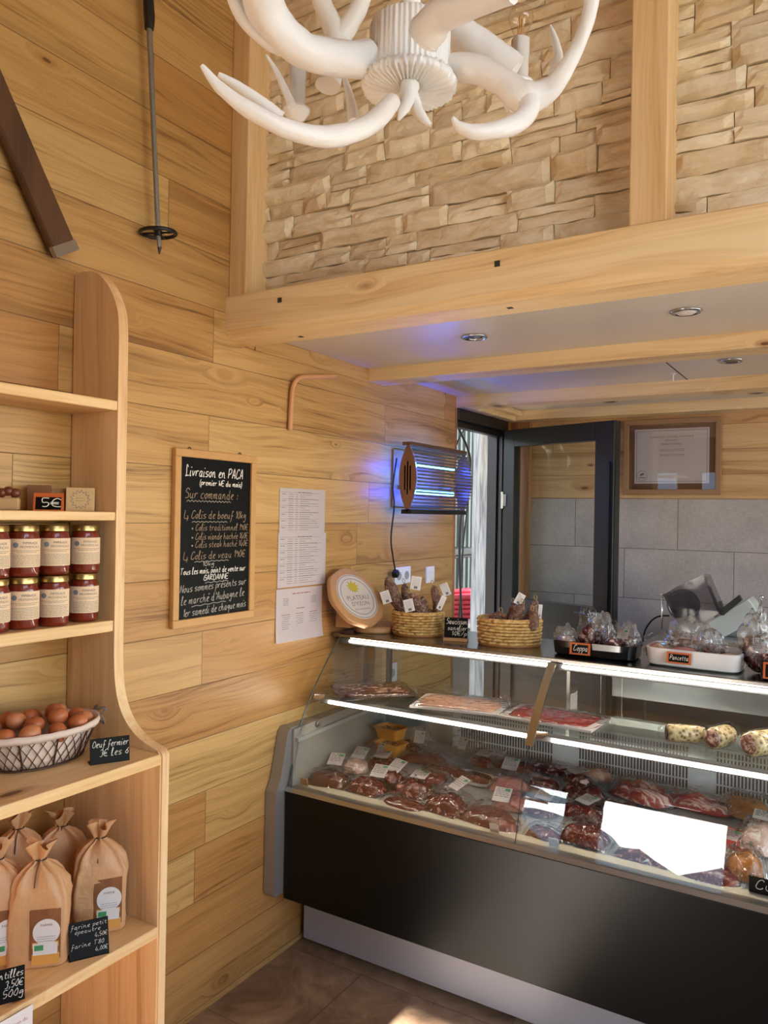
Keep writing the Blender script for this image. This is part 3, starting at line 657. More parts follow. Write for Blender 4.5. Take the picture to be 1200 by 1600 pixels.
# ------------------------------------------------------------------ meat and charcuterie
def meat_mat(name, base, dark, fat, fa=.5, scale=40, stretch=(1, 1, 1), rough=.22):
    t = NT(name); tc = t.n('TexCoord').outputs['Object']; mp_ = t.n('Mapping'); t.set(mp_.inputs[0], tc); mp_.inputs['Scale'].default_value = stretch
    v = mp_.outputs[0]; n1 = t.noise(v, scale, 4, .6, .6); n2 = t.noise(v, scale*.35, 3, .5, 1.2)
    c = t.mix(n2, rgb(dark), rgb(base)); f = t.math('MULTIPLY', t.math('SUBTRACT', n1, 1-.5*fa), 9.0, clamp=True)
    c = t.mix(f, c, rgb(fat)); t.bsdf(c, rough, 0, n1, .3, .003, Coat_Weight=.15, Coat_Roughness=.08, Specular_IOR_Level=.3); return t.m
MEAT = {'liver': meat_mat('smooth_dark_meat', '#542420', '#3e1a18', '#6e3a32', .2, 14), 'steak': meat_mat('red_steak', '#681a1c', '#441014', '#a86258', .72, 22),
        'mince': meat_mat('minced_meat', '#5c201a', '#401412', '#98584c', .9, 120), 'stew': meat_mat('marbled_stew_meat', '#5a1618', '#360c10', '#bc8474', .86, 45),
        'pink': meat_mat('pale_pink_meat', '#c48a80', '#a8645e', '#dfb4a8', .8, 35), 'bacon': meat_mat('sliced_bacon', '#b4504a', '#943836', '#ecc0ae', 1.02, 16, (1, 5, 1)),
        'ham': meat_mat('cured_ham_slices', '#a83c34', '#7e2628', '#dca090', .8, 14, (1, 4, 1)), 'coppa': meat_mat('dark_marbled_coppa', '#5c1e20', '#3c1418', '#e6c4b8', .93, 34, (1, 1.6, 1)),
        'pale': meat_mat('pale_cured_slices', '#d0a088', '#bd8a72', '#e6c8b4', .9, 16, (1, 5, 1)), 'tray': plain('red_foam_tray', '#d84a40', .35),
        'cook': meat_mat('cooked_dish', '#a8703c', '#7c4a22', '#d6b088', .7, 40), 'white': meat_mat('white_sausage_meat', '#dcc0b4', '#c49a90', '#efe4dc', .95, 30)}
M['labelmix'] = M['paper']
def pillow(b, w, l, h, seed, nx=14, ny=12, lump=.35, crinkle=0.0, pw=2.6, z0=0.0, freq=30):
    """a flat cushion-like slab lying on z0 with a lumpy top"""
    def f(u, v, top):
        a, c = 2*u-1, 2*v-1
        e = max(0.0, 1-(abs(a)**pw+abs(c)**pw))**.45 if abs(a) < 1 and abs(c) < 1 else 0
        r = 1+.07*noise.noise(Vector((a*1.7+seed, c*1.7, 3))); k = 1-.10*(abs(a)*abs(c))**1.3
        x, y = a*w/2*r*k, c*l/2*r*k
        nz = noise.noise(Vector((x*freq+seed, y*freq, seed)))
        cr_ = crinkle*noise.noise(Vector((x*75+seed*3, y*75, 1)))*h
        return (x, y, z0+(h*e*(1+lump*nz)+cr_+ .0015 if top else max(0, .0005)))
    T = b.grid(nx, ny, lambda u, v: f(u, v, True)); B = b.grid(nx, ny, lambda u, v: f(u, v, False))
    for f_ in list(b.b.faces)[-nx*ny:]: f_.normal_flip()
    bd = lambda V: [V[i][0] for i in range(nx+1)]+[V[nx][j] for j in range(1, ny+1)]+[V[i][ny] for i in range(nx-1, -1, -1)]+[V[0][j] for j in range(ny-1, 0, -1)]
    A, C = bd(T), bd(B)
    for i in range(len(A)):
        j = (i+1) % len(A); b.b.faces.new((A[j], A[i], C[i], C[j]))
def label_card(t, x, y, z, w=.045, l=.055, rz=0, tilt=0, seed=0, green=True):
    R = Euler((tilt, 0, rz)); rr = random.Random(seed)
    b = MB(); b.grid(4, 4, lambda u, v: ((u-.5)*w, (v-.5)*l, .0015*math.sin(u*3+seed)+.001*noise.noise(Vector((u*2, v*2, seed)))))
    bmesh.ops.solidify(b.b, geom=list(b.b.faces), thickness=.0004)
    o = b.build('label', M['paper'], t, smooth=True, angle=30); o.location = (x, y, z); o.rotation_euler = R
    b = MB()
    for i in range(5):
        yy = l*.34-i*l*.13; xx = -w*.4
        while xx < w*.3:
            ww = rr.uniform(.1, .28)*w; b.bb((xx, yy, .0018), (min(xx+ww, w*.4), yy+l*.03, .0024)); xx += ww+w*.06
    p = b.build('print', M['ink_grey'], o)
    if green:
        b = MB(); b.bb((w*.12, l*.24, .0019), (w*.4, l*.4, .0026)); b.build('stamp', M['green'], o)
def meat_pack(name, label, cat, px, py, w, l, h, kind, rz=0, lab=None, seed=0, group=None, film='film', bagw=1.25, lift=0.0, tilt=(0, 0), tray=None, lump=.3, z=None, extra=None, bagl=1.45):
    zz = .67 if z is None else z
    for _ in range(5):
        p = at(px, py, 2, zz)
        if z is None: zz = dz(min(p.y, 2.95))+lift+h*.5
    p.y = min(p.y, 2.93); base = (dz(p.y)+lift+.002) if z is None else z
    t = thing(name, label, cat, (p.x, p.y, base), 0, group, (tilt[0], tilt[1], rz))
    z0 = .001
    if tray:
        b = MB(); rg = []
        for sx, zt_ in ((.92, .0), (1.04, .014), (1.08, .015), (1.06, .012), (.9, .003)):
            rg.append([(math.copysign(abs(math.cos(a))**.35, math.cos(a))*w/2*sx, math.copysign(abs(math.sin(a))**.35, math.sin(a))*l/2*sx, zt_) for a in [2*PI*k/32 for k in range(32)]])
        b.rings(rg, True, True, True); b.build('tray', M[tray] if tray in M else MEAT[tray], t, smooth=True, angle=50); z0 = .004
    b = MB(); pillow(b, w*.94, l*.94, h, seed+1.3, lump=lump, z0=z0, freq=34); b.build('meat', MEAT[kind], t, smooth=True)
    if film:
        b = MB(); pillow(b, w*bagw, l*bagl, h*1.22, seed+1.3, 22, 22, lump*.6, .35, 3.4, 0.0002, 30)
        for v in b.b.verts: v.co.y += l*.12
        b.build('plastic_bag', M[film], t, smooth=True)
    if film and seed % 2 < 1.2:
        b = MB(); s1, s2 = seed*1.7, rnd.uniform(.35, .8)
        b.grid(16, 12, lambda u, v: ((u-.5)*w*(1.0-.18*v)+.004*noise.noise(Vector((u*5, v*4, s1))), l*(.30+.42*v*math.cos(s2)), h*.9+l*.42*v*math.sin(s2)+.011*noise.noise(Vector((u*6+s1, v*5, 2)))+.004*noise.noise(Vector((u*19+s1, v*15, 5)))))
        bmesh.ops.solidify(b.b, geom=list(b.b.faces), thickness=.0006); b.build('bag_flap', M['film'], t, smooth=True)
    if lab:
        lx, ly, lr = lab; label_card(t, lx*w, min(ly, .5)*l, h*1.30+.010+z0+(l*.10 if ly > .3 else 0), rz=lr, tilt=(.12 if ly < .3 else .45), seed=seed, w=.060, l=.066)
    return t
g0 = 'vacuum packed meat on the display deck'
packs = [
 ('liver_pack', 'smooth dark brown meat in clear bag, nearest the counter left end', 'packed meat', 514, 1216, .115, .085, .030, 'liver', .2, (-.0, .62, .1)),
 ('stew_meat_pack', 'bagged marbled red meat chunks just right of the smooth dark piece', 'packed meat', 574, 1228, .105, .085, .026, 'stew', -.15, (.12, .35, .3)),
 ('sausage_pack', 'small pale parcel in clear film behind the smooth dark piece', 'packed meat', 556, 1196, .07, .075, .03, 'white', .4, (.1, .3, -.3)),
 ('folded_label_pack', 'film packet with folded pale label beside the small pale parcel', 'packed meat', 598, 1192, .075, .08, .024, 'stew', -.3, (.0, .0, .5)),
 ('minced_meat_pack', 'flat pack of brownish mince at the front rail, below two white labels', 'packed meat', 632, 1257, .115, .06, .016, 'mince', -.12, None),
 ('diced_meat_pack', 'bagged diced meat with square white label above the flat mince pack', 'packed meat', 648, 1232, .10, .085, .034, 'stew', -.15, (.0, .25, .25)),
 ('rib_meat_pack', 'knobbly dark red meat in film at front rail, with tilted white label', 'packed meat', 698, 1256, .105, .085, .036, 'stew', -.2, (.05, .45, -.35)),
 ('rump_steak_pack', 'large smooth steak in clear bag at front, left of the glass seam', 'packed meat', 762, 1274, .125, .095, .028, 'liver', -.15, (.05, .62, .3)),
 ('long_steak_pack', 'long dark red steak lying in front of the orange tubs', 'packed meat', 662, 1184, .125, .06, .024, 'steak', .25, None),
 ('flank_steak_pack', 'bright red wrapped flank steak behind the diced meat', 'packed meat', 700, 1203, .13, .06, .02, 'steak', -.25, None),
 ('burger_tray', 'rounded pale-rimmed tray of minced meat left of the glass seam', 'packed meat', 742, 1216, .095, .07, .018, 'mince', -.1, None),
 ('pink_roast_pack', 'pale pink and purple wrapped joint just left of the glass seam', 'packed meat', 797, 1226, .085, .085, .03, 'pink', -.1, (-.25, .5, .2)),
 ('shoulder_pack', 'wrapped pale pink meat beside the glass seam in front of the purple joint', 'packed meat', 800, 1254, .08, .07, .026, 'pink', .2, None),
 ('back_row_steak_pack', 'dark steak pack in the back row left of the glass seam', 'packed meat', 803, 1196, .12, .06, .022, 'steak', -.1, (-.4, .1, .2)),
 ('dark_slices_pack', 'dark red sliced meat pack in the back row right of the glass seam', 'packed meat', 862, 1200, .12, .06, .02, 'coppa', -.1, None),
 ('paper_parcel', 'small brownish paper parcel against the air grille right of the seam', 'packed meat', 935, 1207, .075, .06, .03, 'pale', .1, None),
 ('purple_sausage_pack', 'coil of purplish sausages in film, between the two bright reflections', 'packed meat', 912, 1236, .10, .08, .034, 'stew', -.35, None),
 ('labelled_stew_pack', 'meat chunks with long pale label between the two bright reflections', 'packed meat', 912, 1268, .10, .07, .03, 'stew', -.2, (.05, .1, -.2)),
 ('coarse_mince_pack', 'coarse dark mince in film at the front rail between the bright reflections', 'packed meat', 915, 1303, .10, .075, .036, 'mince', -.1, None),
 ('bacon_pack', 'large pack of fanned pink bacon slices under the air grille', 'packed meat', 1004, 1238, .145, .095, .034, 'bacon', -.35, None),
 ('white_wrapped_joint', 'red meat tray with white sealed joint right of the bacon slices', 'packed meat', 1095, 1256, .13, .07, .026, 'bacon', -.1, None),
 ('red_meat_tray', 'flat bright red tray with pale label at the right of the deck', 'packed meat', 1112, 1304, .16, .085, .014, 'tray', -.12, (.25, -.25, .0)),
 ('cutlet_pack', 'wrapped cutlets lying behind the large bright reflection, left half', 'packed meat', 975, 1288, .12, .08, .028, 'steak', -.2, (.1, .2, .2)),
 ('chop_pack', 'wrapped chops at the front rail behind the large bright reflection', 'packed meat', 1010, 1332, .12, .08, .026, 'stew', -.12, (.0, .3, .2)),
 ('offcut_pack', 'dark meat pack at the front rail left of the price card', 'packed meat', 1105, 1362, .12, .08, .026, 'mince', -.1, (.0, .3, .1)),
 ('rillettes_pack', 'brown and cream bagged meat at the right end under the grille', 'packed meat', 1168, 1262, .10, .08, .045, 'cook', -.2, None),
 ('roast_string_pack', 'round golden brown roast in film behind the black price card', 'packed meat', 1163, 1352, .07, .07, .05, 'cook', .3, None),
 ('herb_label_pack', 'tall clear bag with white and green label at the right frame edge', 'packed meat', 1190, 1308, .08, .10, .055, 'white', -.3, (.0, .1, .3)),
 ('veal_pack', 'pink veal slices in film beyond the red tray at right frame edge', 'packed meat', 1240, 1300, .10, .09, .03, 'pink', -.2, None),
]
upper = [
 ('lifted_steak_pack', 'purplish vacuum pack lying on top of the heap left of the burger tray', 'packed meat', 676, 1216, .075, .055, .022, 'steak', .2, None, .030),
 ('topmost_stew_pack', 'marbled meat pack topmost in the second row behind the smooth dark piece', 'packed meat', 612, 1212, .07, .055, .024, 'stew', -.4, (.0, .3, .2), .028),
 ('grille_side_pack', 'dark wrapped meat close to the air grille beside the tubs', 'packed meat', 640, 1166, .075, .05, .024, 'stew', .1, None, .0),
 ('folded_steak_pack', 'folded red steak pack leaning against the burger tray from behind', 'packed meat', 752, 1190, .08, .05, .024, 'steak', -.3, (.1, .1, .2), .012),
 ('small_roast_pack', 'small roast in film between the large smooth steak and the pink meat', 'packed meat', 790, 1290, .06, .06, .022, 'steak', .3, None, .0),
 ('right_heap_pack', 'dark slices on top of the heap between the two bright reflections', 'packed meat', 902, 1218, .07, .05, .02, 'coppa', -.2, (.0, .1, -.5), .034),
 ('film_wrapped_rib', 'rib piece in film under the bacon slices', 'packed meat', 965, 1262, .08, .055, .024, 'steak', .2, None, .0),
 ('middle_shelf_pack', 'meat pack behind the bright reflection under the white sealed joint', 'packed meat', 1045, 1292, .085, .06, .024, 'stew', -.3, None, .004),
 ('dark_corner_pack', 'wrapped dark meat right behind the left edge price clip', 'packed meat', 480, 1200, .05, .05, .022, 'stew', .3, None, .0),
 ('seam_pack', 'marbled pack lying directly behind the glass seam', 'packed meat', 846, 1262, .08, .075, .028, 'stew', -.2, (.0, .2, .2), .0),
 ('seam_front_pack', 'flat mince pack at the front rail right behind the left reflection', 'packed meat', 850, 1302, .08, .06, .022, 'mince', -.2, None, .0),
 ('seam_back_pack', 'purplish sausages in film above the left bright reflection', 'packed meat', 850, 1224, .08, .05, .026, 'stew', .1, None, .004),
]
for i, q in enumerate(upper):
    nm, lb, ct_, px, py, w, l, h, kd, rz, lab, lf = q
    meat_pack(nm, lb, ct_, px, py, w*1.5, l*1.5, h*1.12, kd, rz, lab, seed=50+i*2.3, group=g0, lump=.5, bagw=1.15, bagl=1.3, lift=lf)
for i, q in enumerate(packs):
    nm, lb, ct_, px, py, w, l, h, kd, rz, lab = q
    w *= 1.6; l *= 1.6; h *= 1.15
    tr = {'burger_tray': 'white', 'red_meat_tray': 'tray', 'white_wrapped_joint': 'tray'}.get(nm)
    meat_pack(nm, lb, ct_, px, py, w, l, h, kd, rz, lab, seed=i*3.1, group=g0, tray=tr, film='film' if nm not in ('red_meat_tray', 'burger_tray') else None, lump=.6 if kd in ('stew', 'bacon') else .25, bagw=1.15, bagl=1.3)
# orange tubs, one on the other
def tub(px, py, z, lab):
    p = at(px, py, 2, z+.045); t = thing('food_tub', lab, 'tub', (p.x, p.y, z), -.12, 'orange plastic tubs in the display')
    def rr_(w, l, z): return [(math.copysign(abs(math.cos(a))**.3, math.cos(a))*w/2, math.copysign(abs(math.sin(a))**.3, math.sin(a))*l/2, z) for a in [2*PI*(k+.5)/40 for k in range(40)]]
    b = MB(); b.rings([rr_(.10, .07, 0), rr_(.118, .085, .043), rr_(.13, .096, .044), rr_(.13, .096, .048), rr_(.114, .082, .048), rr_(.108, .077, .036)], True, True, True)
    b.build('tub', plain('orange_plastic', '#d98a2e', .35), t, smooth=True, angle=40)
    b = MB(); b.grid(14, 10, lambda u, v: ((u-.5)*.10, (v-.5)*.072, .036+.0035*noise.noise(Vector((u*12, v*9, z*10))))); b.build('food', MEAT['cook'], t, smooth=True)
    return t
tz = dz(2.80)+.004
tub(611, 1160, tz, 'lower orange plastic tub of the stack of two in the display'); tub(611, 1136, tz+.046, 'upper orange plastic tub of cooked food, topmost of the two')
# clear bags standing behind with labels
def crumple_bag(name, label, p, d, seed, rot=(0, 0, 0), film='film_dull', content=None, cd_=(.5, .5, .5), cat='plastic bag', group=None, lab=None, csh=(0, 0, -.35)):
    t = thing(name, label, cat, p, 0, group, rot)
    def fn(co):
        n_ = noise.noise(co*1.9+Vector((seed, 0, 0))); r_ = abs(noise.noise(co*3.7+Vector((0, seed, 0))))
        return 1+.30*n_-.45*r_
    b = MB(); b.ico((0, 0, 0), d, 4, None, fn)
    zmin = min(v.co.z for v in b.b.verts)
    for v in b.b.verts: v.co.z = max(v.co.z-zmin*.9, 0)
    b.build('plastic_wrap', M[film], t, smooth=True)
    if content:
        b = MB(); b.ico((csh[0]*d[0], csh[1]*d[1], d[2]*cd_[2]*.9), (d[0]*cd_[0], d[1]*cd_[1], d[2]*cd_[2]), 3, None, lambda co: 1+.22*noise.noise(co*2.3+Vector((seed, 2, 0)))); 
        b.build('meat', MEAT[content], t, smooth=True)
    if lab: label_card(t, lab[0], lab[1], lab[2], lab[3], lab[4], lab[5], lab[6], seed)
    return t
p = at(722, 1190, 1, 2.86); crumple_bag('clear_bag', 'empty-looking clear bag with white label standing behind the meat', (p.x, 2.88, dz(2.88)), (.078, .02, .062), 4.0, (-.25, 0, -.1), 'film', None, lab=(.0, -.028, .06, .038, .05, 0, 1.3))
p = at(655, 1170, 1, 2.84); crumple_bag('labelled_bag', 'crumpled film bag with white label right of the orange tubs', (p.x, 2.85, dz(2.85)), (.05, .02, .062), 9.0, (-.25, 0, .15), 'film', None, lab=(.0, -.028, .065, .042, .05, .1, 1.3))
p = at(597, 1186, 1, 2.74); crumple_bag('small_labelled_bag', 'small film bag with label leaning on the orange tubs', (p.x, 2.74, dz(2.74)), (.03, .015, .04), 2.0, (-.3, 0, -.1), 'film', None, lab=(.0, -.022, .04, .03, .04, -.1, 1.3))
# on the glass shelf
ZS = .981
def flat_pack(name, label, pa, pb_, l, kind, seed):
    A_ = at(*pa, 2, ZS+.008); B_ = at(*pb_, 2, ZS+.008); w_ = (B_-A_).length; rz = math.atan2(B_.y-A_.y, B_.x-A_.x); c_ = (A_+B_)/2; c_.y = 2.615+.02*math.sin(seed*5)
    t = thing(name, label, 'sliced charcuterie', (c_.x, c_.y, ZS), rz, 'sliced charcuterie packs on the glass shelf')
    for k in range(2):
        b = MB(); b.bb((-w_/2, -l/2, .001+k*.005), (w_/2, l/2, .0045+k*.005), .001); b.build('backing_card', M['ink'] if kind == 'coppa' else M['paper'], t)
    b = MB(); pillow(b, w_*.9, l*.86, .004, seed, 24, 16, .6, 0, 6, .010, 60); b.build('slices', MEAT[kind], t, smooth=True)
    b = MB(); pillow(b, w_*1.08, l*1.05, .007, seed, 34, 22, .5, .6, 7, .0105, 50)
    b.build('plastic_bag', M['film'], t, smooth=True); return t
flat_pack('coppa_slices', 'black carded pack of dark marbled slices at left end of glass shelf', (520, 1082), (640, 1078), .24, 'coppa', 1.0)
flat_pack('pale_ham_slices', 'pack of pale beige slices in the middle of the glass shelf', (655, 1092), (790, 1106), .22, 'pale', 2.0)
flat_pack('cured_ham_slices', 'pack of red cured ham slices behind the glass seam strap', (800, 1107), (942, 1130), .22, 'ham', 3.0)
for px, py, d, s_, lb in ((520, 1060, (.06, .04, .03), 3.0, 'crumpled empty film at the left end of glass shelf'), (785, 1098, (.045, .03, .024), 6.0, 'crumpled film ball between the pale and the red slices'), (708, 1080, (.05, .05, .02), 8.0, 'loose folded film behind the pale beige slices')):
    p = at(px, py, 2, ZS+.02); crumple_bag('crumpled_film', lb, (p.x, p.y, ZS), d, s_, (0, 0, .3), 'film', group='crumpled film on the glass shelf')
def net_mat():
    t = NT('netted_skin'); tc = t.n('TexCoord').outputs['Object']; v = t.n('TexVoronoi'); t.set(v.inputs['Vector'], tc); v.inputs['Scale'].default_value = 75
    c = t.ramp(v.outputs['Distance'], [(.1, rgb('#3a2a1c')), (.35, rgb('#b59a68')), (.6, rgb('#e0cfa0'))]); t.bsdf(c, .4, 0, v.outputs['Distance'], .6, .004); return t.m
def cut_mat():
    t = NT('cut_pancetta_face'); tc = t.n('TexCoord').outputs['Object']; n1 = t.noise(tc, 55, 4, .6, 1.2)
    t.bsdf(t.ramp(n1, [(.38, rgb('#4c1c20')), (.5, rgb('#8c4a48')), (.58, rgb('#d8b4a8')), (.7, rgb('#ecd8cc'))]), .3, 0, n1, .3, .003); return t.m
M['net'] = net_mat(); M['cut'] = cut_mat()
def roll(name, label, px, py, rad, ln, rz, kind):
    p = at(px, py, 2, ZS+rad); t = thing(name, label, 'rolled charcuterie', (p.x, p.y, ZS), rz, 'rolled charcuterie on the glass shelf')
    b = MB(); prof = [(0, -ln/2), (rad*.55, -ln/2), (rad*.93, -ln/2+.006), (rad, -ln/2+.02), (rad*.98, 0), (rad*.95, ln/2-.025), (rad*.75, ln/2-.008), (rad*.3, ln/2), (0, ln/2)]
    b.lathe(prof[1:-1], 26, (0, 0, rad), (PI/2, 0, 0)); 
    for v in b.b.verts: v.co *= 1+.04*noise.noise(v.co*40)
    b.build('roll', M['net'], t, smooth=True)
    for s_ in (1,):
        b = MB(); b.lathe([(rad*.05, 0), (rad*.5, .0015), (rad*.82, 0)], 24, (0, ln/2*s_+.0005, rad), (-PI/2, 0, 0)); b.build('cut_face', M['cut'] if kind else M['ink'], t, smooth=True)
    b = MB(); b.lathe([(rad*.5, -ln/2-.022), (rad*1.02, -ln/2-.002), (rad*1.12, -ln/2+.02), (rad*1.1, 0), (rad*1.1, ln/2-.01), (rad*1.0, ln/2+.012), (rad*.4, ln/2+.016)], 28, (0, 0, rad*1.02), (PI/2, 0, 0))
    for v in b.b.verts:
        v.co *= 1+.10*noise.noise(v.co*45+Vector((px, 0, 0))); v.co.z = max(v.co.z, .0006)
    b.build('plastic_wrap', M['film'], t, smooth=True)
roll('pancetta_roll', 'dark ended netted pancetta roll, leftmost of the three on the shelf', 1072, 1146, .027, .12, 2.0, 0)
roll('salami_roll', 'golden rolled pancetta with round marbled cut face turned to the front', 1128, 1150, .032, .11, 2.75, 1)
roll('sausage_roll', 'large wrapped netted roll at the right edge of the glass shelf', 1195, 1160, .036, .13, 2.5, 1)
# price card at the front right
p = at(1190, 1398, 1, 2.37); t = thing('price_card', 'black price card with white writing at the front right of the display', 'price card', (p.x+.022, 2.378, .656), 0)
b = MB(); b.bb((-.055, -.0015, .0), (.055, .0015, .045), .0008); b.bb((-.055, 0, 0), (.055, .03, .002)); b.build('board', M['slate'], t)
b = MB(); write(b, 'Cuisse', -.042, .014, .013, -.002, .0009); b.build('writing', M['chalk'], t)
# dark wooden worktop cabinet against the back wall, seen through the counter
t = thing('back_cabinet', 'dark brown back cabinet with steel top seen through the display glass', 'cabinet', (1.6, 4.2, 0))
b = MB(); b.bb((.95, 3.98, .05), (3.3, 4.56, 1.02)); b.build('body', plain('dark_brown_laminate', '#453830', .45), t, True)
b = MB(); b.bb((.93, 3.95, 1.02), (3.32, 4.565, 1.06), .003); b.build('worktop', M['steel'], t, True)
for k in range(4):
    b = MB(); b.bb((.965+k*.585, 3.965, .09), (1.52+k*.585, 3.98, .99), .003); dd = b.build('door', plain('dark_brown_door', '#3c312a', .4), t, True)
    b = MB(); b.tube([(1.02+k*.585, 3.945, .82), (1.02+k*.585, 3.945, .96)], .006, 8); b.bb((1.016+k*.585, 3.945, .825), (1.024+k*.585, 3.965, .835)); b.bb((1.016+k*.585, 3.945, .945), (1.024+k*.585, 3.965, .955)); b.build('door_handle', M['steel'], dd)
# ------------------------------------------------------------------ pine shelf unit on the left wall
YS = 1.380
sh = thing('shelf_unit', 'pine wall shelf unit with arched stepped side panel on the left', 'shelf unit', (.19, 1.0, 0))
def spart(mb, name, mat, **kw): return mb.build(name, mat, sh, True, **kw)
arc = [(.001, 2.328), (.05, 2.333), (.10, 2.318), (.14, 2.285), (.168, 2.245), (.186, 2.20), (.192, 2.14)]
cur = [(.195, 1.30), (.200, 1.235), (.212, 1.185), (.235, 1.143), (.268, 1.112), (.305, 1.092), (.345, 1.080), (.372, 1.072), (.379, 1.06)]
outl = [(q.x, q.z) for q in crom([(a, 0, c) for a, c in arc], 3)]+[(q.x, q.z) for q in crom([(a, 0, c) for a, c in cur], 3)]+[(.379, 0.0), (.001, 0.0)]
b = MB(); b.prism(outl, YS, YS+.030, 'xz'); bmesh.ops.bevel(b.b, geom=[e for e in b.b.edges if abs(e.verts[0].co.y-e.verts[1].co.y) < 1e-5], offset=.004, segments=2, affect='EDGES')
spart(b, 'side_panel', M['shelf_z'], smooth=True, angle=30)
for z0, z1, d in ((1.942, 1.968, .192), (1.652, 1.675, .192), (1.360, 1.390, .192), (1.042, 1.070, .379), (.610, .638, .379), (.15, .178, .379)):
    b = MB(); b.bb((.001, -.2, z0), (d, YS-.0005, z1), .003, 2); spart(b, 'shelf_board', M['shelf_y'])
# sauce jars
M['jarglass'] = sheer('jar_glass', (.97, .97, .96), 0, 1.5, gain=1.6)
M['sauce'] = meat_mat('red_pepper_sauce', '#8e2c14', '#6a1c0e', '#b05428', .5, 30, (1, 1, 1), .35)
M['gold'] = plain('brass_coloured_lid', '#b9a06a', .3, 1)
M['kl'] = plain('cream_jar_label', '#e6c8a6', .6)
def make_jar():
    t = thing('sauce_jar', 'jar', 'jar', (0, 0, 0), 0, 'piperade jars stacked on the shelf')
    R = .037
    b = MB(); b.lathe([(.031, .0), (.035, .003), (.0365, .010), (.0365, .095), (.033, .105), (.031, .108)], 32, cap=True); b.build('sauce', M['sauce'], t, smooth=True, angle=50)
    b = MB(); b.lathe([(.033, -.0), (.037, .003), (.0385, .010), (.0385, .097), (.0345, .109), (.033, .113)], 32, (0, 0, .0001)); b.build('glass_jar', M['jarglass'], t, smooth=True, angle=50)
    b = MB(); b.lathe([(.0345, .109), (.0355, .110), (.0355, .122), (.034, .1245), (.010, .1245)], 32); b.build('lid', M['gold'], t, smooth=True, angle=40)
    lb_ = MB(); a0, a1 = -1.15, 1.15; n = 24
    lb_.rings([[(r*math.sin(a0+(a1-a0)*i/n), -r*math.cos(a0+(a1-a0)*i/n), z) for r, z in ((.0391, .024), (.0391, .092), (.0380, .092), (.0380, .024))] for i in range(n+1)])
    lab = lb_.build('label', M['kl'], t, recalc=True)
    def wrap(mb, r):
        for v in mb.b.verts:
            a = v.co.x/r; rad = r-v.co.y; v.co.x = rad*math.sin(a); v.co.y = -rad*math.cos(a)
    p = MB(); text_into(p, 'PIPERADE', .0085, .008, -.0003, .079); text_into(p, 'PROVENÇALE', .0078, .008, -.0003, .070); wrap(p, .0394); p.build('title', M['ink_grey'], lab, recalc=False)
    p = MB(); rr = random.Random(3)
    for k, z in enumerate((.063, .0595, .052, .0485, .045, .0415, .038, .0345, .031, .0275)): words(p, -.033+(.01 if k == 1 else 0), .036-(.01 if k == 1 else 0), z, .0019, -.0002, rr)
    wrap(p, .0393); p.build('print', M['ink_grey'], lab)
    p = MB(); p.lathe([(.0065, 0), (.0065, .0004), (0.001, .0005)], 18, (-.026, -.0002, .077), (PI/2, 0, 0)); wrap(p, .0393); e = p.build('emblem', plain('blue_grey_emblem', '#7a8288', .6), lab)
    return t
def copy_tree(o, parent=None):
    c = o.copy(); COL.objects.link(c)
    if parent is not None: c.parent = parent
    for ch in [q for q in bpy.data.objects if q.parent == o]: copy_tree(ch, c)
    return c
jar0 = None
names_j = {0: 'first from the side panel', 1: 'second from the side panel', 2: 'third from the side panel', 3: 'cut off by the left photo edge'}
for row, (zz, pxs) in enumerate(((1.390, (130, 83, 35, -12)), (1.5155, (132, 84, 36, -12)))):
    for k, px in enumerate(pxs):
        p = at(px, 935 if row == 0 else 860, 0, .138 if not (row == 0 and k == 1) else .148)
        if jar0 is None: j = jar0 = make_jar()
        else: j = copy_tree(jar0)
        j.location = (p.x, p.y, zz); yaw = math.atan2(CAMP.x-p.x, -(CAMP.y-p.y))
        j.rotation_euler = (0, 0, yaw+rnd.uniform(-.06, .06)+(.15 if (row == 0 and k == 1) else .22)); j['label'] = 'sauce jar with cream label, %s row, %s' % (('lower', 'upper')[row], names_j[k])
# price wedge and wooden boxes on the second shelf
def card(name, label, cat, loc, rz, w, h, lines, frame=None, tilt=-.25, th=.003, foot=True, board=M['slate'], wr='chalk', z0=0.0, group=None):
    t = thing(name, label, cat, loc, rz, group)
    R = Euler((tilt, 0, 0)).to_matrix()
    def rot(mb):
        for v in mb.b.verts: v.co = R @ v.co+Vector((0, 0, z0))
    b = MB(); b.bb((-w/2, 0, 0.0005), (w/2, th, h), .0006); rot(b); b.build('board', board, t)
    if frame:
        f = frame; b = MB()
        for a, c in (((-w/2-f, -.002, -.0), (w/2+f, th+.002, f)), ((-w/2-f, -.002, h-f*.2), (w/2+f, th+.002, h+f)), ((-w/2-f, -.002, f), (-w/2+f*.3, th+.002, h)), ((w/2-f*.3, -.002, f), (w/2+f, th+.002, h))): b.bb(a, c)
        rot(b); b.build('frame', M['orange'], t)
    if foot: b = MB(); b.bb((-w/2, .0, 0), (w/2, .03, .002)); b.build('foot', board, t)
    b = MB()
    for (tx, x, z, hh) in lines: write(b, tx, x, z, hh, -.0008, hh*.085, fit=min(w/2-.003-x, text_w(tx)*hh/3*1.05))
    rot(b); b.build('writing', M[wr], t); return t
p = at(76, 800, 0, .150); p.z = 1.675
yaw_l = math.radians(52)
t = thing('price_wedge', 'small orange framed slate wedge reading 5€ on the second shelf', 'price sign', (p.x, p.y, 1.675), yaw_l)
b = MB(); b.prism([(-.028, 0), (.030, 0), (.006, .044), (.0, .044)], -.034, .034, 'yz'); b.build('wedge', M['orange'], t)
b = MB(); b.bb((-.029, -.0006, .004), (.029, .0006, .040)); ang_w = -math.atan2(.028, .044); R_ = Euler((ang_w, 0, 0)).to_matrix()
for v in b.b.verts: v.co = R_ @ v.co+Vector((0, -.0285, 0))
b.build('board', M['slate'], t)
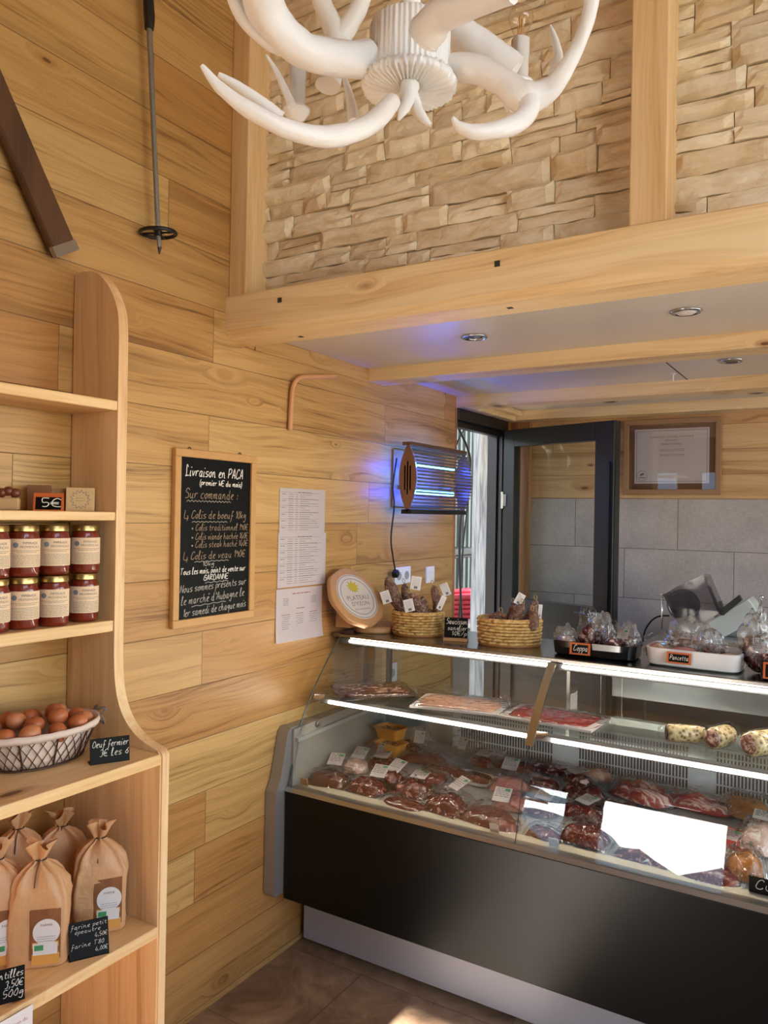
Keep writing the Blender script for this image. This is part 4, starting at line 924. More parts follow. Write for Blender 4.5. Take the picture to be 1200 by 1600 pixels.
b = MB(); write(b, '5€', -.018, .012, .012, -.0014, .0012, 0, 1.2)
for v in b.b.verts: v.co = R_ @ v.co+Vector((0, -.0285, 0))
b.build('writing', M['chalk'], t)
p = at(125, 799, 0, .12); t = thing('soap_box', 'small cardboard box printed with a leafy wreath, right of the 5€ sign', 'box', (p.x, p.y, 1.675), math.radians(50))
b = MB(); b.bb((-.035, -.0, 0), (.035, .035, .062), .001); b.build('carton', plain('kraft_card', '#c9a87c', .6), t)
b = MB()
for k in range(26):
    a = 2*PI*k/26; r = .021+.0018*(-1)**k; b.box((r*math.cos(a), -.0006, .031+r*math.sin(a)), (.0055, .0004, .0016), (0, -a+.9*(-1)**k, 0))
b.build('wreath_print', M['ink_grey'], t)
b = MB(); rr = random.Random(5); words(b, -.010, .010, .034, .002, -.0004, rr); words(b, -.012, .012, .027, .0018, -.0004, rr); b.build('print', M['ink_grey'], t)
dk = plain('walnut_coloured_wood', '#7c4c2a', .5, 0, 30, .1, .2)
for (px, w_, mt, lb) in ((60, .055, dk, 'small dark wooden block leaning behind the 5€ sign'), (92, .04, plain('kraft_dark', '#a07850', .6), 'brown box between the wooden block and the wreath box')):
    p = at(px, 799, 0, .06); t = thing('wooden_box', lb, 'box', (p.x, p.y, 1.675), math.radians(50))
    b = MB(); b.bb((-w_/2, 0, 0), (w_/2, .03, .066 if px == 60 else .06), .001); b.build('box', mt, t)
    b = MB(); b.bb((-w_/2-.001, -.001, .05), (w_/2+.001, .031, .058)); b.build('lid', mt, t)
p = at(2, 799, 0, .10); t = thing('gift_bag', 'brown sweets in a tied clear bag at the left edge of the second shelf', 'gift bag', (p.x, p.y, 1.675), math.radians(50))
b = MB(); b.bb((-.04, -.015, 0), (.04, .02, .03), .003); b.build('card_base', plain('kraft_card2', '#b8946a', .6), t)
b = MB()
for k in range(5): b.ico((-.03+.015*k, .0, .042+.004*(k % 2)), (.013, .012, .012), 2)
b.build('sweets', plain('chocolate', '#6a3420', .35), t, smooth=True)
# egg basket
EB = at(58, 1180, 2, 1.075); EB = Vector((.170, 1.180, 1.070))
t = thing('egg_basket', 'oval wire basket with pale cloth liner, filled with brown eggs', 'basket', EB, PI/2)
def oval(r, z, ax=.150, ay=.105, n=48): return [((ax*r)*math.cos(2*PI*k/n), (ay*r)*math.sin(2*PI*k/n), z) for k in range(n)]
prof_b = [(.76, .006), (.84, .03), (.91, .055), (.97, .08)]
M['wire'] = plain('rusty_brown_wire', '#4c342a', .5, .4); M['cloth'] = plain('pink_white_cloth', '#d9c3b6', .8, 0, 60, .2, .05)
b = MB(); b.rings([oval(.74*.97, .006)]+[oval(r*.97, z) for r, z in prof_b]+[oval(.985, .088), oval(1.035, .090), oval(1.05, .080), oval(1.03, .072), oval(1.0, .074), oval(.985, .082), oval(.93, .078), oval(.85, .045), oval(.75, .02)], True, True, True)
for v in b.b.verts: v.co += Vector((0, 0, .003*noise.noise(v.co*45)))
b.build('cloth_liner', M['cloth'], t, smooth=True)
def on_b(a, f):  # point on the basket wall
    r = prof_b[0][0]+(1.0-prof_b[0][0])*f; return (.150*r*math.cos(a)*1.005, .105*r*math.sin(a)*1.005, .004+.076*f)
b = MB()
N = 34
for k in range(N):
    for d in (1, -1):
        P = []
        for i in range(9):
            f = i/8; P.append(on_b(2*PI*(k+.5*d*(1-abs((f*4) % 2-1)))/N, f))
        b.tube(P, .0011, 4, False)
b.build('wire_mesh', M['wire'], t)
b = MB()
for r, z, q in ((.765, .004, .0026), (1.0, .082, .0022)): b.tube(oval(r, z)+[oval(r, z)[0]], q, 6, False)
for k in range(10): b.tube([on_b(2*PI*(k+.3)/10, f) for f in (0, .5, 1)], .0022, 5)
b.build('wire_frame', M['wire'], t)
b = MB(); br = Vector((.150*1.03, -.01, .082))
for k in range(4):
    a = k*PI/2+.5; P = [br, br+Vector((.012, .014*math.cos(a), .014*math.sin(a))), br+Vector((.018, .026*math.cos(a+.4), .026*math.sin(a+.4)-.006)), br+Vector((.010, .012*math.cos(a+.8), .012*math.sin(a+.8)-.006))]
    b.tube(crom(P, 4), interp([.002, .006, .005, .001], 4), 6, True, .35)
b.build('ribbon_bow', plain('checked_ribbon', '#6c6460', .7, 0, 90, .1, .8), t, smooth=True)
eggm = [plain('brown_egg_%d' % k, c, .42, 0, 90, .04, .06) for k, c in enumerate(('#b5663c', '#c07a52', '#a85a34'))]
egg0 = None
el = ['at the right end under the bow', 'in the back right of the outer ring', 'at the back rim, right of centre', 'at the back centre against the liner', 'at the back left of the outer ring', 'at the far left back of the ring', 'at the left end of the basket', 'at the front left of the outer ring', 'at the front rim, left of centre', 'at the front rim, right of centre', 'at the front right near the price sign',
      'right one of the raised middle eggs', 'back right raised middle egg', 'back left raised middle egg', 'left one of the raised middle eggs', 'front one of the raised middle eggs']
for i in range(16):
    if i < 11: a = 2*PI*i/11+.1; k, zz = .77, .074+.007*(i % 2)
    else: a = 2*PI*(i-11)/5+.3; k, zz = .36, .088+.007*(i % 2)
    lx, ly = .150*k*math.cos(a), .105*k*math.sin(a)
    if egg0 is None:
        b = MB(); b.ico((0, 0, 0), (.0205, .0205, .0262), 3, None, lambda c: 1-.10*max(0, c.z)**2); o = egg0 = b.build('egg', eggm[0], smooth=True)
    else:
        o = egg0.copy(); COL.objects.link(o)
        if i % 3: o.data = egg0.data.copy(); o.data.materials[0] = eggm[i % 3]
    o.location = (EB.x-ly, EB.y+lx, EB.z+zz+.008); o.rotation_euler = (rnd.uniform(.5, 1.4), rnd.uniform(-.5, .5), rnd.uniform(0, 6)); tag(o, 'brown egg in the wire basket, '+el[i], 'egg', 'brown eggs in the wire basket')
# signs on the shelf unit
p = at(172, 1192, 2, 1.07); card('egg_price_sign', 'black sign reading Oeuf fermier beside the egg basket', 'price sign', (p.x, p.y, 1.070), math.radians(62), .092, .060, [('Oeuf fermier', -.042, .040, .0075), ('3€ les 6', -.026, .018, .008)], tilt=-.12)
p = at(148, 1500, 2, .638); card('flour_price_sign', 'black sign with flour prices leaning on the bags at the shelf edge', 'price sign', (.352, 1.197, .638), math.radians(60), .088, .080, [('farine petit', -.040, .066, .0044), ('épeautre', -.032, .055, .0042), ('4,50€', .012, .042, .0044), ('farine T80', -.040, .026, .0044), ('4,00€', .012, .012, .0044)], tilt=-.35)
p = at(-12, 1570, 2, .638); card('cut_off_price_sign', 'black sign cut off by the left photo edge on the lowest shelf', 'price sign', (.345, .985, .638), math.radians(62), .088, .068, [('lentilles', -.020, .050, .007), ('3,50€', .004, .030, .007), ('500g', .0, .012, .007)], tilt=-.15)
t = thing('paper_card', 'white printed paper card at the bottom left edge of the shelf', 'paper card', (.384, .985, .585), PI/2)
b = MB(); b.bb((-.07, -.0008, -.06), (.045, .0, .045)); b.build('card', M['paper'], t)
b = MB(); text_into(b, 'maison du', .011, .01, -.001, .02); text_into(b, 'terroir', .012, .012, -.001, .004); b.build('print', M['ink_red'], t)
# flour bags
M['kraft'] = plain('brown_kraft_paper', '#cc9c70', .5, 0, 14, .9, .12, .012)
def flour_bag(label, x, y, rz, seed, h=.215, w=.125, d=.078, lean=0.0, win=True):
    t = thing('flour_bag', label, 'flour bag', (x, y, .638), rz, 'brown paper flour bags on the lower shelf')
    b = MB(); rg = []; N = 44
    secs = [(.0, .93), (.006, 1.0), (.03, 1.0), (.05, 1.0), (.075, 1.01), (.10, 1.01), (.12, 1.01), (.14, 1.0), (.152, .97), (.165, .93), (.182, .75), (.196, .48), (.205, .26), (.211, .17), (.217, .20), (.228, .31), (.243, .42)]
    for i, (z, k) in enumerate(secs):
        ring = []
        sq = .32 if z < .15 else (.5 if z < .2 else .9)
        for j in range(N):
            a = 2*PI*j/N; cx, sy = math.cos(a), math.sin(a)
            x_ = math.copysign(abs(cx)**sq, cx)*w/2*k; y_ = math.copysign(abs(sy)**sq, sy)*d/2*(k if z < .19 else k*1.15)
            f = (0.005*max(0, (z-.12)/.06)*math.sin(a*9+seed) if z > .12 else 0)+.004*noise.noise(Vector((cx*2.2+seed, sy*2.2, z*28)))+.003*noise.noise(Vector((cx*5, sy*5+seed, z*60)))
            if z > .205: f = .011*math.sin(a*5+seed)*((z-.2)/.04)
            x_ += f*cx+.006*noise.noise(Vector((seed, z*12, 1))); y_ += f*sy+lean*max(0, z-.1)
            zz = z*h/.215+(.008*math.sin(a*3+seed) if z > .22 else 0)
            ring.append((x_, y_, zz+(.004*noise.noise(Vector((a*2, z*9, seed))) if .02 < z < .2 else 0)))
        rg.append(ring)
    b.rings(rg, True, True, False); b.build('paper_bag', M['kraft'], t, smooth=True, angle=70)
    b = MB(); zc = .2105*h/.215; yy = lean*.11
    b.tube([(w/2*.2*math.cos(a/16*2*PI), yy+d/2*.24*math.sin(a/16*2*PI), zc) for a in range(17)], .0018, 6, False)
    b.tube(crom([(.0, yy-d*.12, zc), (-.004, -d*.30, zc-.018), (-.006, -d*.48, zc-.05)], 4), .0014, 5); b.build('tie', plain('dark_twine', '#4a2c1c', .7), t)
    if win:
        y0 = -d/2-.0022
        b = MB(); b.bb((-.014, y0, .022), (.052, y0+.003, .135), .0008); b.build('window', plain('flour_window_film', '#8a5a3c', .2, 0, 60, .1, .4, Coat_Weight=.6), t)
        b = MB(); b.bb((-.008, y0-.0012, .05), (.048, y0, .062)); b.bb((-.008, y0-.0012, .012), (.050, y0, .036)); b.build('label_band', plain('orange_label_band', '#d99c4c', .5), t)
        b = MB(); b.lathe([(.029, 0), (.029, .0008), (.001, .001)], 30, (.022, y0-.0008, .085), (PI/2, 0, 0)); b.bb((-.006, y0-.0016, .034), (.046, y0-.0002, .06)); l_ = b.build('label', M['paper'], t)
        b = MB(); rr = random.Random(int(seed)); text_into(b, 'FARINE', .008, .022, y0-.0022, .098); 
        for z in (.074, .069, .064): words(b, .002, .042, z, .0016, y0-.0018, rr)
        b.build('print', M['ink_grey'], l_)
        b = MB(); b.bb((-.003, y0-.0020, .044), (.016, y0-.0014, .056)); b.build('stamp', M['green'], l_)
    return t
FB = [('flour bag at the front, its label above the black price sign', .262, 1.128, 46, 1.0, .238, 0), ('flour bag standing right, next to the side panel', .255, 1.300, 52, 2.2, .228, 0), ('flour bag behind the front one, showing its plain side', .190, 1.068, 60, 3.1, .243, 0),
      ('flour bag at the back by the wall, middle', .100, 1.305, 48, 4.3, .225, -.1), ('flour bag at the back by the wall, left and darkest', .075, 1.195, 55, 5.2, .245, 0), ('flour bag cut off by the left photo edge', .115, 1.010, 66, 6.6, .235, 0)]
for lb, x, y, rz, sd_, hh, ln in FB: flour_bag(lb, x, y, math.radians(rz), sd_, hh, .125, .08, ln, sd_ < 4)

# ------------------------------------------------------------------ things on the left wall
t = thing('chalkboard', 'wood framed black chalkboard with handwritten delivery notes on the wall', 'chalkboard', (.0, 1.943, 1.306), PI/2)
W_, H_ = .386, .575; f = .026
b = MB(); b.bb((-W_/2+.01, -.012, .01), (W_/2-.01, -.004, H_-.01)); b.build('board', M['slate'], t)
b = MB()
for a, c in (((-W_/2, -.020, 0), (W_/2, -.001, f)), ((-W_/2, -.020, H_-f), (W_/2, -.001, H_)), ((-W_/2, -.020, f), (-W_/2+f, -.001, H_-f)), ((W_/2-f, -.020, f), (W_/2, -.001, H_-f))): b.bb(a, c, .002)
b.build('frame', M['frame_wood'], t)
for x in (-.12, .12):
    b = MB(); b.tube([(x+.007*math.cos(a/8*PI), -.004, H_+.007*math.sin(a/8*PI)) for a in range(9)], .0014, 5); b.build('hanger', M['rubber'], t)
wl = -W_/2+f
b = MB(); y_ = -.0125
write(b, 'Livraison en PACA', wl+.020, .490, 0.0164, y_, .0017, squeeze=1.05, fit=0.275); write(b, '(premier WE du mois)', wl+.085, .462, 0.0088, y_, .0014, squeeze=1.05, fit=0.205)
write(b, 'Tous les mois, point de vente sur', wl+.006, .170, 0.0097, y_, .0013, squeeze=.92, fit=0.31); write(b, 'GARDANNE', wl+.11, .146, 0.0088, y_, .0013, squeeze=1.0, fit=0.12)
b.build('writing', M['chalk'], t)
b = MB()
write(b, 'Sur commande :', wl+.020, .418, 0.0151, y_, .0014, squeeze=1.15, fit=0.25)
write(b, '> Colis de boeuf 10kg', wl+.018, .352, 0.0126, y_, .0013, squeeze=1.0, fit=0.295)
write(b, 'Colis traditionnel 190€', wl+.070, .312, 0.0105, y_, .0011, squeeze=.93, fit=0.255); write(b, 'Colis viande hachée 140€', wl+.070, .282, 0.0105, y_, .0011, squeeze=.88, fit=0.255); write(b, 'Colis steak haché 140€', wl+.070, .256, 0.0105, y_, .0011, squeeze=.93, fit=0.255)
write(b, '> Colis de veau 190€', wl+.018, .218, 0.0122, y_, .0013, squeeze=1.02, fit=0.295);
b.build('faded_writing', M['chalk_dim'], t)
b = MB()
write(b, 'Nous sommes présents sur', wl+.006, .112, 0.0122, y_, .0013, squeeze=.98, climb=.03, fit=0.315); write(b, "le marché d'Aubagne le", wl+.012, .073, 0.0126, y_, .0013, squeeze=1.02, climb=.03, fit=0.3); write(b, '1er samedi de chaque mois', wl+.022, .034, 0.0122, y_, .0013, squeeze=.95, climb=.03, fit=0.3)
wave(b, wl+.03, wl+.235, .408, .0025, 26, y_, .0012); wave(b, wl+.055, wl+.22, .340, .0018, 18, y_, .0011, 0); wave(b, wl+.07, wl+.23, .209, .0015, 14, y_, .0011); wave(b, wl+.12, wl+.23, .138, .0018, 8, y_, .0012); wave(b, wl+.06, wl+.22, .064, .0015, 8, y_, .0011, .03)
write(b, '10kg', wl+.105, .194, .0070, y_, .0012, fit=.055)
for z in (.318, .288, .262): b.lathe([(.003, 0), (.0025, .001), (.0005, .0015)], 8, (wl+.058, y_, z), (PI/2, 0, 0))
b.build('grey_writing', M['chalk_grey'], t)
# laminated price lists
def sheet(name, label, ya, yb_, z0, z1, draw, seed, rot=0.0, curl=0.0):
    t = thing(name, label, 'price list', (0.001, (ya+yb_)/2, z0), PI/2, rot=(0, rot, PI/2)); w_ = yb_-ya; h_ = z1-z0
    b = MB(); b.grid(10, 12, lambda u, v: ((u-.5)*w_, -.0016-curl*((1-v)**4)*(.4+.6*u)-.001*math.sin(u*PI), v*h_)); bmesh.ops.solidify(b.b, geom=list(b.b.faces), thickness=.0006)
    b.build('laminated_sheet', plain('laminated_paper', '#e6dcdc', .22), t, smooth=True, angle=40)
    draw(t, w_, h_); return t
def dr1(t, w, h):
    rr = random.Random(3); b = MB(); words(b, -w*.12, w*.18, h-.016, .006, -.0032, rr); z = h-.024
    k = 0
    while z > .012:
        if k % 3 == 0: words(b, -w*.46, -w*.38, z, .004, -.003, rr)
        words(b, -w*.32, -w*.22, z, .003, -.003, rr); words(b, -w*.17, -w*.12, z, .003, -.003, rr); words(b, -w*.08, -w*.08+rr.uniform(.03, .13), z, .003, -.003, rr); z -= .0085; k += 1
    b.build('print', M['ink_grey'], t)
    b = MB(); z = h-.022
    while z > .01: b.bb((-w*.47, -.0031, z+.006), (w*.37, -.0026, z+.0066)); z -= .0255
    b.build('ruled_lines', M['ink'], t)
def dr3(t, w, h):
    rr = random.Random(9); b = MB(); words(b, -w*.18, w*.22, h-.022, .006, -.004, rr); words(b, -w*.08, w*.10, h-.080, .005, -.004, rr)
    for cx in (-.3, 0, .3): words(b, (cx-.09)*w, (cx+.09)*w, h-.10, .004, -.004, rr)
    b.build('red_print', M['ink_red'], t); b = MB()
    for cx in (-.3, .3):
        for k in range(5): words(b, (cx-.06)*w, (cx+.05)*w, h-.038-k*.006, .003, -.004, rr)
    for cx in (-.3, 0, .3):
        z = h-.108
        while z > .045: words(b, (cx-rr.uniform(.05, .09))*w, (cx+rr.uniform(.05, .09))*w, z, .003, -.0045, rr); z -= .0075
    b.build('print', M['ink_grey'], t)
    b = MB()
    for k in (-.007, 0, .007): b.lathe([(.0032, 0), (.0032, .0012), (.0005, .0014)], 10, (w*.05+k, -.006, .022), (PI/2, 0, 0))
    b.build('dots', M['ink'], t)
sheet('price_list', 'laminated price list, topmost of the three wall sheets', 2.288, 2.578, 1.600, 1.775, dr1, 1, 0)
sheet('price_list', 'laminated price list, middle one of the three wall sheets', 2.283, 2.588, 1.396, 1.603, dr1, 2, .004)
sheet('price_list', 'laminated list with red headings and curled lower edge, lowest wall sheet', 2.276, 2.566, 1.188, 1.390, dr3, 3, .01, .012)
# bent wooden rod
P = [(.012, 2.330, 1.995), (.012, 2.335, 2.10), (.014, 2.342, 2.165), (.022, 2.372, 2.200), (.030, 2.43, 2.212), (.05, 2.57, 2.236)]
b = MB(); b.tube(crom(P, 8), .0095, 10); o = b.build('bent_rod', plain('copper_pink_rod', '#d0986c', .45), smooth=True); root_of(o, (.012, 2.33, 1.995)); tag(o, 'pinkish bent rod fixed on the board wall under the loft beam', 'rod')
# old ski and pole
t = thing('antique_ski', 'old dark brown wooden ski hanging at the top left of the wall', 'ski', (.03, 1.18, 2.7))
p0 = at(102, 396, 0, .032); p1 = at(-4, 150, 0, .032); d = (p1-p0).normalized(); nrm = Vector((1, 0, 0)); sd2 = d.cross(nrm).normalized()
b = MB(); rg = []
for i in range(16):
    s_ = i/15*1.1; c_ = p0+d*s_; w2 = .0395-.004*math.sin(i/15*PI); th = .011
    rg.append([c_+sd2*w2+nrm*th*.4, c_+sd2*w2*.9+nrm*th, c_-sd2*w2*.9+nrm*th, c_-sd2*w2+nrm*th*.4, c_-sd2*w2-nrm*th, c_+sd2*w2-nrm*th])
b.rings(rg); b.build('ski_board', wood('aged_ski_wood', '#5a3a22', '#4a2e1a', '#301c10', 'z', vaxis='y', knots=.2, rough=.45), t, True)
b = MB(); rg = [[p0+d*s_+sd2*.0405+nrm*.0125, p0+d*s_-sd2*.0405+nrm*.0125, p0+d*s_-sd2*.0405-nrm*.003, p0+d*s_+sd2*.0405-nrm*.003] for s_ in (-.002, .026)]
b.rings(rg); b.build('metal_tip', M['steel'], t, True)
b = MB(); c_ = p0+d*.55; b.tube([c_+sd2*.05, c_+sd2*.048+nrm*.02, c_+nrm*.03, c_-sd2*.048+nrm*.02, c_-sd2*.05], .006, 6); b.build('binding', M['rubber'], t, True)
pt = [at(*q, 0, .05) for q in ((249, 397), (247, 364), (233, 35), (226, -120))]
t = thing('ski_pole', 'old grey metal ski pole with black basket hanging on the wall', 'ski pole', pt[0])
b = MB(); b.tube([pt[0]+Vector((0, 0, .02)), pt[1], pt[2]], [.0065, .0075, .0085], 12); b.build('shaft', plain('dull_grey_metal', '#8c8a84', .4, .7), t, True)
b = MB(); b.tube([pt[0], pt[0]+Vector((0, 0, .022))], [.002, .007], 8); b.build('tip', M['wire'], t, True)
b = MB(); b.tube(crom([pt[2]-Vector((0, 0, .02)), pt[2]+Vector((0, .0, .02)), pt[2]*.6+pt[3]*.4, pt[3]], 4), interp([.013, .017, .015, .019], 4), 12); b.build('grip', M['black'], t, True)
c0 = at(247, 364, 0, .05); b = MB(); ring = [c0+Vector((.052*math.cos(a/32*2*PI), .052*math.sin(a/32*2*PI), .004*math.sin(a/32*2*PI))) for a in range(33)]
b.tube(ring, .006, 8, False)
for k in range(4):
    a = k*PI/2+.4; b.tube([c0, c0+Vector((.05*math.cos(a), .05*math.sin(a), 0))], .0035, 6)
b.tube([c0-Vector((0, 0, .010)), c0+Vector((0, 0, .012))], .012, 10); b.build('basket', M['black'], t, True, smooth=True)
# sockets on the wall
def socket(name, label, y, z, w_, h_, sock=True, cat='socket'):
    t = thing(name, label, cat, (0, y, z), PI/2); b = MB(); b.bb((-w_/2, -.009, -h_/2), (w_/2, 0, h_/2), .002, 2); b.build('cover_plate', M['white'], t)
    if sock:
        n = 2 if w_ > .12 else 1
        for k in range(n):
            xx = (k-(n-1)/2)*.072; b = MB(); b.lathe([(.021, .0), (.020, .001), (.019, -.004), (.001, -.004)], 20, (xx, -.0095, 0), (PI/2, 0, 0)); b.build('outlet', M['steel_lt'], t)
    else: b = MB(); b.bb((-.022, -.012, -.022), (.022, -.009, .022), .001); b.build('rocker', M['white'], t)
socket('power_socket', 'white double socket on the wall behind the sausage basket', 3.21, 1.392, .15, .082)
socket('light_switch', 'white narrow switch on the wall near the doorway trim', 3.49, 1.38, .082, .082, False, 'switch')
socket('power_socket', 'white socket seen low on the wall through the counter glass', 3.128, .942, .085, .085)
# insect killer lamp
t = thing('insect_killer', 'slatted insect killer lamp glowing blue on the wall by the doorway', 'insect lamp', (.0, 3.3, 1.69))
y0, y1, zc, hh = 3.03, 3.60, 1.848, .158; xc = .128
def lens(k, s_=1.0, n=14):
    out = []
    for i in range(n+1):
        a = -1+2*i/n; out.append((xc+k*(.045)*(1-a*a), zc+a*hh*s_))
    return out
right = lens(1); left = lens(-1)
full = right+left[::-1][1:-1]
b = MB(); b.prism([(p_[0]+.0, p_[1]) for p_ in full], y0, y0+.004, 'xz')
capm = plain('copper_grey_metal', '#94766a', .3, .8)
b.build('end_plate', capm, t, True)
b = MB(); b.prism([(p_[0]+.0, p_[1]) for p_ in full], y1-.004, y1, 'xz'); b.build('end_plate', capm, t, True)
b = MB()
for k in (-1.0, 0, 1.0):
    for s_ in (-.045, .045): b.bb((xc+k*.014-.003, y0-.0012, zc+(-.055 if k else -.075)), (xc+k*.014+.003, y0, zc+(.055 if k else .075)))
    
b.build('vent_slot', M['black'], t, True)
b = MB()
for i in range(1, 20):
    a = -1+2*i/20; x = xc+.045*(1-a*a)+.006; z = zc+a*hh; b.box((x, (y0+y1)/2, z), (.0016, y1-y0, .0075 if abs(a) < .8 else .011), (0, a*.5, 0))
b.build('slat_grille', M['steel'], t, True)
b = MB(); b.bb((xc-.03, y0, zc-hh-.004), (xc+.02, y1, zc-hh+.016)); b.build('drip_tray', M['black_metal'], t, True)
b = MB(); b.bb((xc-.03, y0, zc+hh-.012), (xc+.018, y1, zc+hh+.004)); b.build('top_rail', capm, t, True)
b = MB(); b.bb((.001, 3.10, 1.72), (.012, 3.62, 1.985)); b.bb((.012, 3.14, 1.80), (xc-.05, 3.17, 1.82)); b.bb((.012, 3.55, 1.80), (xc-.05, 3.58, 1.82)); b.build('wall_plate', plain('wooden_back_plate', '#a8784c', .5), t, True)
for z in (zc+.062, zc-.062):
    b = MB(); b.tube([(xc+.018, y0+.02, z), (xc+.018, y1-.15, z)], .0085, 10); b.build('uv_tube', M['uvlight'], t, True, smooth=True)
for z in (zc+.062, zc-.062):
    b = MB(); b.tube([(xc-.03, y0+.03, z), (xc-.03, y1-.08, z)], .007, 10); b.build('rear_uv_tube', M['uv'], t, True, smooth=True)
P = [at(*q, 0, .035) for q in ((620, 716), (614, 760), (616, 790), (611, 840), (614, 870), (618, 893))]
b = MB(); b.tube(crom(P, 6), .0038, 8); b.box(P[-1]+Vector((0, 0, -.01)), (.03, .035, .03), (.4, 0, .3), .005); b.build('power_cord', M['rubber'], t, True, smooth=True, angle=40)
# ------------------------------------------------------------------ on top of the counter
ZT_ = 1.1925
# round branded board leaning by the wall
nrm = Vector((.80, -.16, .58)).normalized(); upv = (Vector((0, 0, 1))-nrm*nrm.z).normalized(); rtv = upv.cross(nrm).normalized()
c0 = at(558, 932, 0, .125)
t = thing('round_board', 'round wooden board with a yellow leaf emblem, tilted on a wooden base by the wall', 'wooden sign', (c0.x, c0.y, ZT_))
def onb(u, v, k=0): return c0+rtv*u+upv*v+nrm*k
def disc(mb, r, k0, k1, n=48, sq=1.0, edge=.004):
    def R_(a): return r*(1-.035*(1-math.cos(8*a))/2*sq)
    rg = [[onb(R_(2*PI*j/n)*s_*math.cos(2*PI*j/n), R_(2*PI*j/n)*s_*math.sin(2*PI*j/n), k) for j in range(n)] for s_, k in ((1-edge/r, k0), (1, k0+edge), (1, k1-edge), (1-edge/r, k1))]
    mb.rings(rg)
b = MB(); disc(b, .138, -.024, 0); b.build('board', M['beech'], t, True, smooth=True, angle=35)
def placeb(mb, k):
    for v in mb.b.verts: v.co = onb(v.co.x, v.co.z, k-v.co.y)
b = MB(); b.lathe([(.104, 0), (.104, .001), (.001, .001)], 48, (0, 0, 0), (PI/2, 0, 0)); placeb(b, 0); l_ = b.build('sticker', plain('greyish_sticker', '#c9bdb4', .5), t, True)
b = MB()
for r0 in (.100, .084):
    n = 60; b.rings([[((r0-q)*math.cos(2*PI*j/n), -.0012-dy, (r0-q)*math.sin(2*PI*j/n)) for j in range(n)] for q, dy in ((0, 0), (0, .0006), (.0022, .0006), (.0022, 0))], True, False, False)
placeb(b, 0); b.build('rim_print', M['ink_grey'], l_, False) if False else b.build('rim_print', M['ink_grey'], t, True)
b = MB(); text_into(b, 'PLATEAU', .030, 0, -.0018, -.016); text_into(b, 'D’YZON', .026, 0, -.0018, -.042); text_into(b, 'PRODUITS FERMIERS', .0095, 0, -.0018, -.062); placeb(b, 0); b.build('lettering', M['ink_grey'], t, True, recalc=False)
b = MB(); pts = []
for k in range(22):
    a = 2*PI*k/22; r = (.030 if k % 2 else .017)*(1+.25*math.cos(a-1)); pts.append((r*1.15*math.cos(a)-.004, r*math.sin(a)+.040))
b.prism(pts, -.0022, -.001, 'xz'); placeb(b, 0); b.build('leaf_emblem', plain('mustard_print', '#b9a42e', .6), t, True)
b = MB()
out = [(.105*math.cos(a/24*2*PI)*(1.0 if math.cos(a/24*2*PI) > 0 else .8), .115*math.sin(a/24*2*PI)) for a in range(24)]
cx_, cy_ = .125, 2.79
rg = [[(cx_+x*s_, cy_+y*s_, ZT_+z) for x, y in out] for s_, z in ((.95, 0), (1, .006), (1, .020), (.95, .026))]
b.rings(rg); b.build('base', M['beech'], t, True, smooth=True, angle=35)
b = MB(); b.prism([(c0.x-.09, ZT_+.026), (c0.x-.02, ZT_+.026), (c0.x-.045, ZT_+.12), (c0.x-.085, ZT_+.12)], c0.y-.02, c0.y+.02, 'xz'); b.build('prop', M['beech'], t, True)
# woven baskets of dried sausages
def wicker():
    t = NT('woven_wicker'); tc = t.n('TexCoord').outputs['Object']; n = t.noise(tc, 70, 3)
    t.bsdf(t.ramp(n, [(.3, rgb('#a5783f')), (.5, rgb('#cba15f')), (.7, rgb('#e2c184'))]), .5, 0, n, .3, .002); return t.m
M['wicker'] = wicker()
def wbasket(label, cx, cy, ax, ay, h, rz, rows):
    t = thing('wicker_basket', label, 'basket', (cx, cy, ZT_), rz, 'wicker baskets of dried sausages')
    ns = 32
    b = MB()
    for r in range(rows):
        z = .012+(h-.016)*r/(rows-1); P = []; n = ns*4
        for i in range(n+1):
            a = 2*PI*i/n; k = 1+.05*(z/h)+.040*math.sin(a*ns/2+(PI if r % 2 else 0)); P.append((ax*k*math.cos(a), ay*k*math.sin(a), z))
        b.tube(P, (h/rows)*.46, 6, False)
    o = b.build('weave', M['wicker'], t, smooth=True)
    b = MB()
    for i in range(ns):
        a = 2*PI*(i+.5)/ns; b.tube([(ax*math.cos(a), ay*math.sin(a), .004), (ax*1.05*math.cos(a), ay*1.05*math.sin(a), h)], .0022, 5)
    b.build('stakes', M['wicker'], t)
    b = MB()
    for k in (0, 1):
        n = 96; b.tube([(ax*(1.05+.02*math.sin(a/n*2*PI*16+k*PI))*math.cos(a/n*2*PI), ay*(1.05+.02*math.sin(a/n*2*PI*16+k*PI))*math.sin(a/n*2*PI), h+.002+.0025*math.cos(a/n*2*PI*16+k*PI)) for a in range(n+1)], .0034, 6, False)
    b.build('rim', M['wicker'], t, smooth=True)
    b = MB(); b.rings([[(ax*s_*math.cos(2*PI*j/40), ay*s_*math.sin(2*PI*j/40), z) for j in range(40)] for s_, z in ((1.04, 0), (1.06, .004), (1.05, .009), (.98, .010))]); b.build('base_board', plain('basket_base_board', '#a8703e', .5), t, smooth=True, angle=40)
    return t
wbasket('wicker basket of tagged sausages in front of the wall board, nearer the corner', .322, 2.800, .098, .080, .092, .42, 8)
wbasket('wicker basket of dark sausages in front of the glazed door leaf', .722, 2.800, .112, .080, .098, .42, 8)
